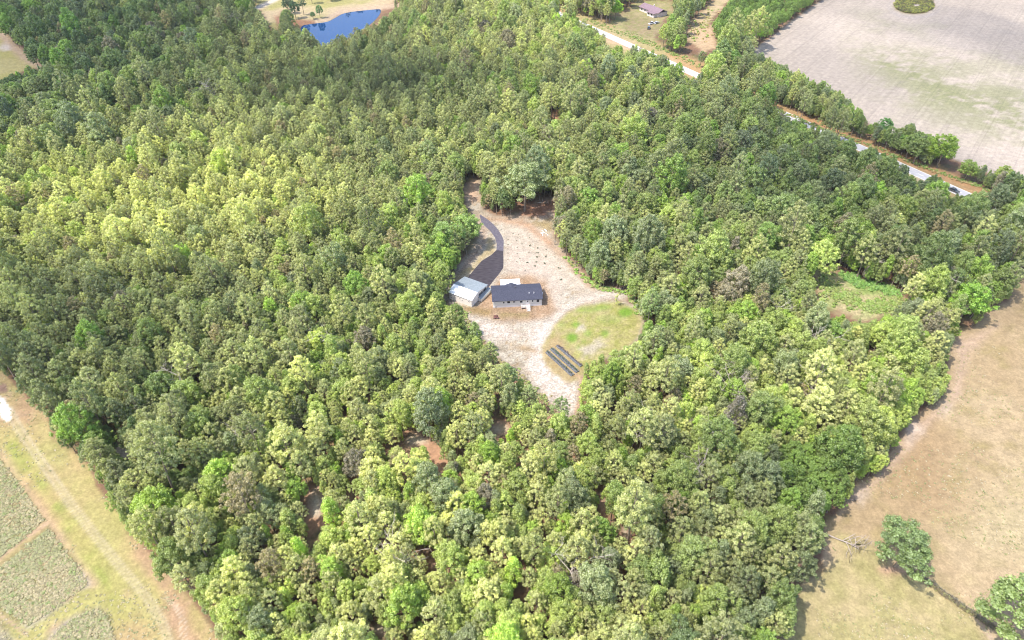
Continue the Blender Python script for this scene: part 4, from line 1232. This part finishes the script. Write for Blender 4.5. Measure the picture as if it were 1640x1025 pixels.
# --- far house by the road
F0 = gp(1024, 17); F1 = gp(1056, 29)
fa = math.atan2(F1.y-F0.y, F1.x-F0.x)
fh = empty('ranch_house', (F0.x, F0.y, 0), fa)
MB().box(0, 20, 0, 9, 0, 2.8).build('wall', M_pinkw, fh)
fr = gable_roof('roof', -.6, 20.6, -.8, 4.5, 9.8, 2.9, 4.9, 2.9, M_purple, fh)
MB().box(12, 19, -3.2, -.02, 0, 2.6).build('front_wing', M_pinkw, fh)
MB().prism([(-4.0,2.75),(-.9,3.1),(-.9,2.98),(-4.0,2.63)], 11.4, 19.8).build('wing_roof', M_purple, fr)
for x in (2.5, 6, 9.5): window(fh, x, 1, 1.3, 1.2)
for x in (13.5, 16.8): window(fh, x, 1, 1.3, 1.2, -3.2)
MB().box(9, 9.7, 5, 5.7, 4.2, 5.6).build('chimney', M_pinkw, fr)
tag(fh, 'ranch house with faded mauve-brown roof beyond the road at the top', 'house')

# ------------------------------------------------------------------ vehicles
def car_paint(name, c):
    m, t, p = new_mat(name); p.inputs['Base Color'].default_value = (*c, 1); p.inputs['Roughness'].default_value = .3
    p.inputs['Coat Weight'].default_value = .5
    return m
M_tyre = mat_noise('tyre', (.02,.02,.02), (.04,.04,.04), 9)
def car(name, label, cat, loc, rz, paint, pickup=False, suv=False):
    e = empty(name, loc, rz)
    L_, W_ = (5.6, 1.95) if pickup else (4.7, 1.85)
    hb = .95 if (pickup or suv) else .82; ht = 1.8 if (pickup or suv) else 1.45
    if pickup: prof = [(-2.8,.35),(-2.8,hb),(-.5,hb),(-.35,hb),(1.2,hb),(2.7,hb-.1),(2.8,.4)]
    else: prof = [(-2.35,.32),(-2.35,hb-.05),(-1.9,hb+.03),(1.0,hb+.03),(2.2,hb-.12),(2.35,.4)]
    m = MB()
    n = len(prof)
    def ring(y, k): return [(x*k, y, z) for x, z in prof]
    vs = ring(-W_/2, 1) + ring(W_/2, 1)
    m.add(vs, [tuple(range(n)), tuple(range(2*n-1, n-1, -1))] + [(i, n+i, n+(i+1) % n, (i+1) % n) for i in range(n)])
    b = m.build('body', paint, e)
    bev = b.modifiers.new('bevel', 'BEVEL'); bev.width = .08; bev.segments = 2
    x0, x1, x2, x3 = ((-.6,-.35,.6,1.25) if pickup else ((-2.25,-2.0,.2,.95) if suv else (-1.9,-1.1,.3,1.1)))
    a = W_/2-.06; c = W_/2-.25; zb = hb+.01
    gl = MB().add([(x0,-a,zb),(x3,-a,zb),(x3,a,zb),(x0,a,zb),(x1,-c,ht-.05),(x2,-c,ht-.05),(x2,c,ht-.05),(x1,c,ht-.05)], [(0,1,5,4),(1,2,6,5),(2,3,7,6),(3,0,4,7),(4,5,6,7)])
    gl.build('window', M_glass, e)
    MB().box(x1-.02, x2+.02, -c-.02, c+.02, ht-.045, ht).build('roof', paint, e)
    if pickup: MB().box(-2.7, -.7, -W_/2+.12, W_/2-.12, hb+.004, hb+.02).build('cargo_bed', M_dark, e)
    for wx in (-L_*.31, L_*.31):
        for wy in (-1, 1):
            w_ = MB().tube([(wx, wy*(W_/2-.22), .34), (wx, wy*(W_/2+.01), .34)], [.34,.34], 14).build('wheel', M_tyre, e)
            MB().tube([(wx, wy*(W_/2+.005), .34), (wx, wy*(W_/2+.025), .34)], [.2,.18], 10).build('rim', M_tin, w_)
    for wy in (-1, 1):
        MB().box(L_/2-.02, L_/2+.01, wy*.65-.18, wy*.65+.18, .55, .68).build('headlight', M_white, e)
    tag(e, label, cat)
    return e
M_cw = car_paint('paint_white', (.75,.74,.76)); M_cd = car_paint('paint_dark_grey', (.06,.06,.065)); M_cs = car_paint('paint_silver', (.50,.50,.53))
g = gp(1043.5, 38.5); car('parked_car', 'white pickup truck parked in the yard below the mauve-roofed house', 'pickup truck', (g.x, g.y, 0), math.radians(40), M_cw, pickup=True)
g = gp(1051.5, 37.5); car('parked_car', 'white car parked beside the white pickup in the yard', 'car', (g.x, g.y, 0), math.radians(40), M_cs)
g = gp(1039, 46); car('parked_car', 'dark grey vehicle parked in the yard nearest the road', 'car', (g.x, g.y, 0), math.radians(75), M_cd, suv=True)
tt = (gp(1528, 306) - ra).dot(dr)
pc = ra + dr * tt - nrm * 1.6
car('road_car', 'dark car driving on the pale road at the right edge', 'car', (pc.x, pc.y, .03), math.atan2(dr.y, dr.x), M_cd)

# ------------------------------------------------------------------ garden rows
M_cloth = mat_noise('dark_planting_cloth', (.055,.058,.066), (.12,.12,.13), 2.4, .8, bump=.05)
M_moss = mat_noise('path_grass_sand', (.36,.33,.22), (.24,.26,.11), 1.5)
rows_ = [((876,563.5),(917.5,601.5),(.10,.12,.07),.62), ((883.5,558.5),(925.5,596),(.09,.13,.06),.66), ((892,553.5),(931,587),(.12,.085,.11),.40)]
pos_ = ['nearest of the three, by the brown bank', 'middle of the three, between the other two', 'farthest of the three, thin with purple bushes']
plant_me = [tuft_mesh('plant', 950+i, 26, .07, .30, .35, 3) for i in range(3)]
for k, (a, b, c, hw) in enumerate(rows_):
    A = gp(*a); B = gp(*b); L_ = (B - A).length; an = math.atan2(B.y-A.y, B.x-A.x)
    e = empty('garden_row', (A.x, A.y, 0), an)
    m = MB(); n = 28; r_ = random.Random(k)
    ring_ = []
    for i in range(n+1):
        x = L_*i/n; j = r_.uniform(-.05,.05)
        ring_.append([(x, -hw-.15+j, .0), (x, -hw+j, .22), (x, 0, .30), (x, hw+j, .22), (x, hw+.15+j, .0)])
    vs = [p_ for q in ring_ for p_ in q]; fs = [(i*5+q, (i+1)*5+q, (i+1)*5+q+1, i*5+q+1) for i in range(n) for q in range(4)] + [(0,1,2,3,4), tuple(n*5+q for q in (4,3,2,1,0))]
    m.add(vs, fs).build('planting_bed', M_cloth, e)
    for i in range(18):
        o = bpy.data.objects.new('plant', plant_me[i % 3]); COL.objects.link(o); o.parent = e
        s_ = r_.uniform(.7, 1.3)
        o.location = (L_*(i+.5)/18 + r_.uniform(-.1,.1), r_.uniform(-.12,.12) + (0.25 if k == 2 else 0), .24); o.rotation_euler = (0,0,r_.uniform(0,6)); o.scale = (s_, s_, s_)
        o['tint'] = [q*1.3 for q in c]
    tag(e, 'dark planted garden row, ' + pos_[k], 'garden row')

# ------------------------------------------------------------------ pole, chairs, pale debris, fence
g = gp(888.5, 392)
e = empty('utility_pole', (g.x, g.y, 0))
MB().tube([(0,0,-.2),(0,0,3.5),(0,0,7.2)], [.16,.14,.11], 8).build('pole', M_bark, e)
MB().box(-.6, .6, -.16, -.11, 6.7, 6.82).build('crossarm', M_bark, e)
MB().box(-.15, .15, -.30, -.15, 1.4, 1.9).build('meter_box', M_tin, e)
tag(e, 'tall slim dark wooden pole at the right edge of the clearing', 'pole')
M_chair = mat_noise('dark_red_wood', (.10,.045,.045), (.17,.08,.075), 4)
for k, (a, b, lab) in enumerate(((792.3,510.3,'left of two small dark red-brown yard chairs on the straw below the house'),(796.8,510.3,'right of two small dark red-brown yard chairs on the straw below the house'))):
    g = gp(a, b); e = empty('yard_chair', (g.x, g.y, 0), -.3 + k*.6)
    MB().box(-.32,.32,-.3,.3,.38,.44).build('seat', M_chair, e)
    MB().add([(-.32,.25,.42),(.32,.25,.42),(.32,.5,1.15),(-.32,.5,1.15),(-.32,.31,.42),(.32,.31,.42),(.32,.56,1.15),(-.32,.56,1.15)], [(0,1,2,3),(7,6,5,4),(0,4,5,1),(1,5,6,2),(2,6,7,3),(3,7,4,0)]).build('backrest', M_chair, e)
    for x in (-1, 1):
        MB().box(x*.36-.05, x*.36+.05, -.35, .35, .60, .64).build('armrest', M_chair, e)
        for y in (-.28, .28): MB().box(x*.33-.03, x*.33+.03, y-.03, y+.03, 0, .6).build('leg', M_chair, e)
    tag(e, lab, 'chair')
g = gp(872.5, 372); m = MB(); r_ = random.Random(5)
for k in range(7):
    a = r_.uniform(0, 3.1); x, y = r_.uniform(-1.2,1.2), r_.uniform(-1.8,1.8); q = r_.uniform(.5,1.1)
    pts = [(x+math.cos(a+t*.5)*q*t, y+math.sin(a+t*.5)*q*t, .12+.1*math.sin(t*2)) for t in (-1,-.5,0,.5,1)]
    m.tube(pts, [.10]*5, 6)
o = m.build('pipe_pile', M_white); o.location = (g.x, g.y, 0); tag(o, 'loose pile of curved white pipe on the ground beside the pole', 'pipes')
FP = [(1458,908),(1480,926),(1510,948),(1535,966),(1556,982),(1580,1000)]
W_ = [gp(*q) for q in FP]
e = empty('fence', (W_[0].x, W_[0].y, 0)); o0 = W_[0].copy()
for i in range(len(W_)-1):
    for t in ((0, .5) if i < len(W_)-2 else (0, .5, 1)):
        p_ = W_[i].lerp(W_[i+1], t) - o0
        MB().tube([(p_.x,p_.y,-.1),(p_.x+.03,p_.y,1.25)], [.07,.06], 6).build('post', M_bark, e)
for z in (.4, .8, 1.15):
    MB().tube([(w_ - o0) + Vector((0,0,z)) for w_ in W_], [.012]*len(W_), 4).build('wire', M_tin, e)
tag(e, 'old wire fence running through weeds from the lone tree to the corner tree', 'fence')
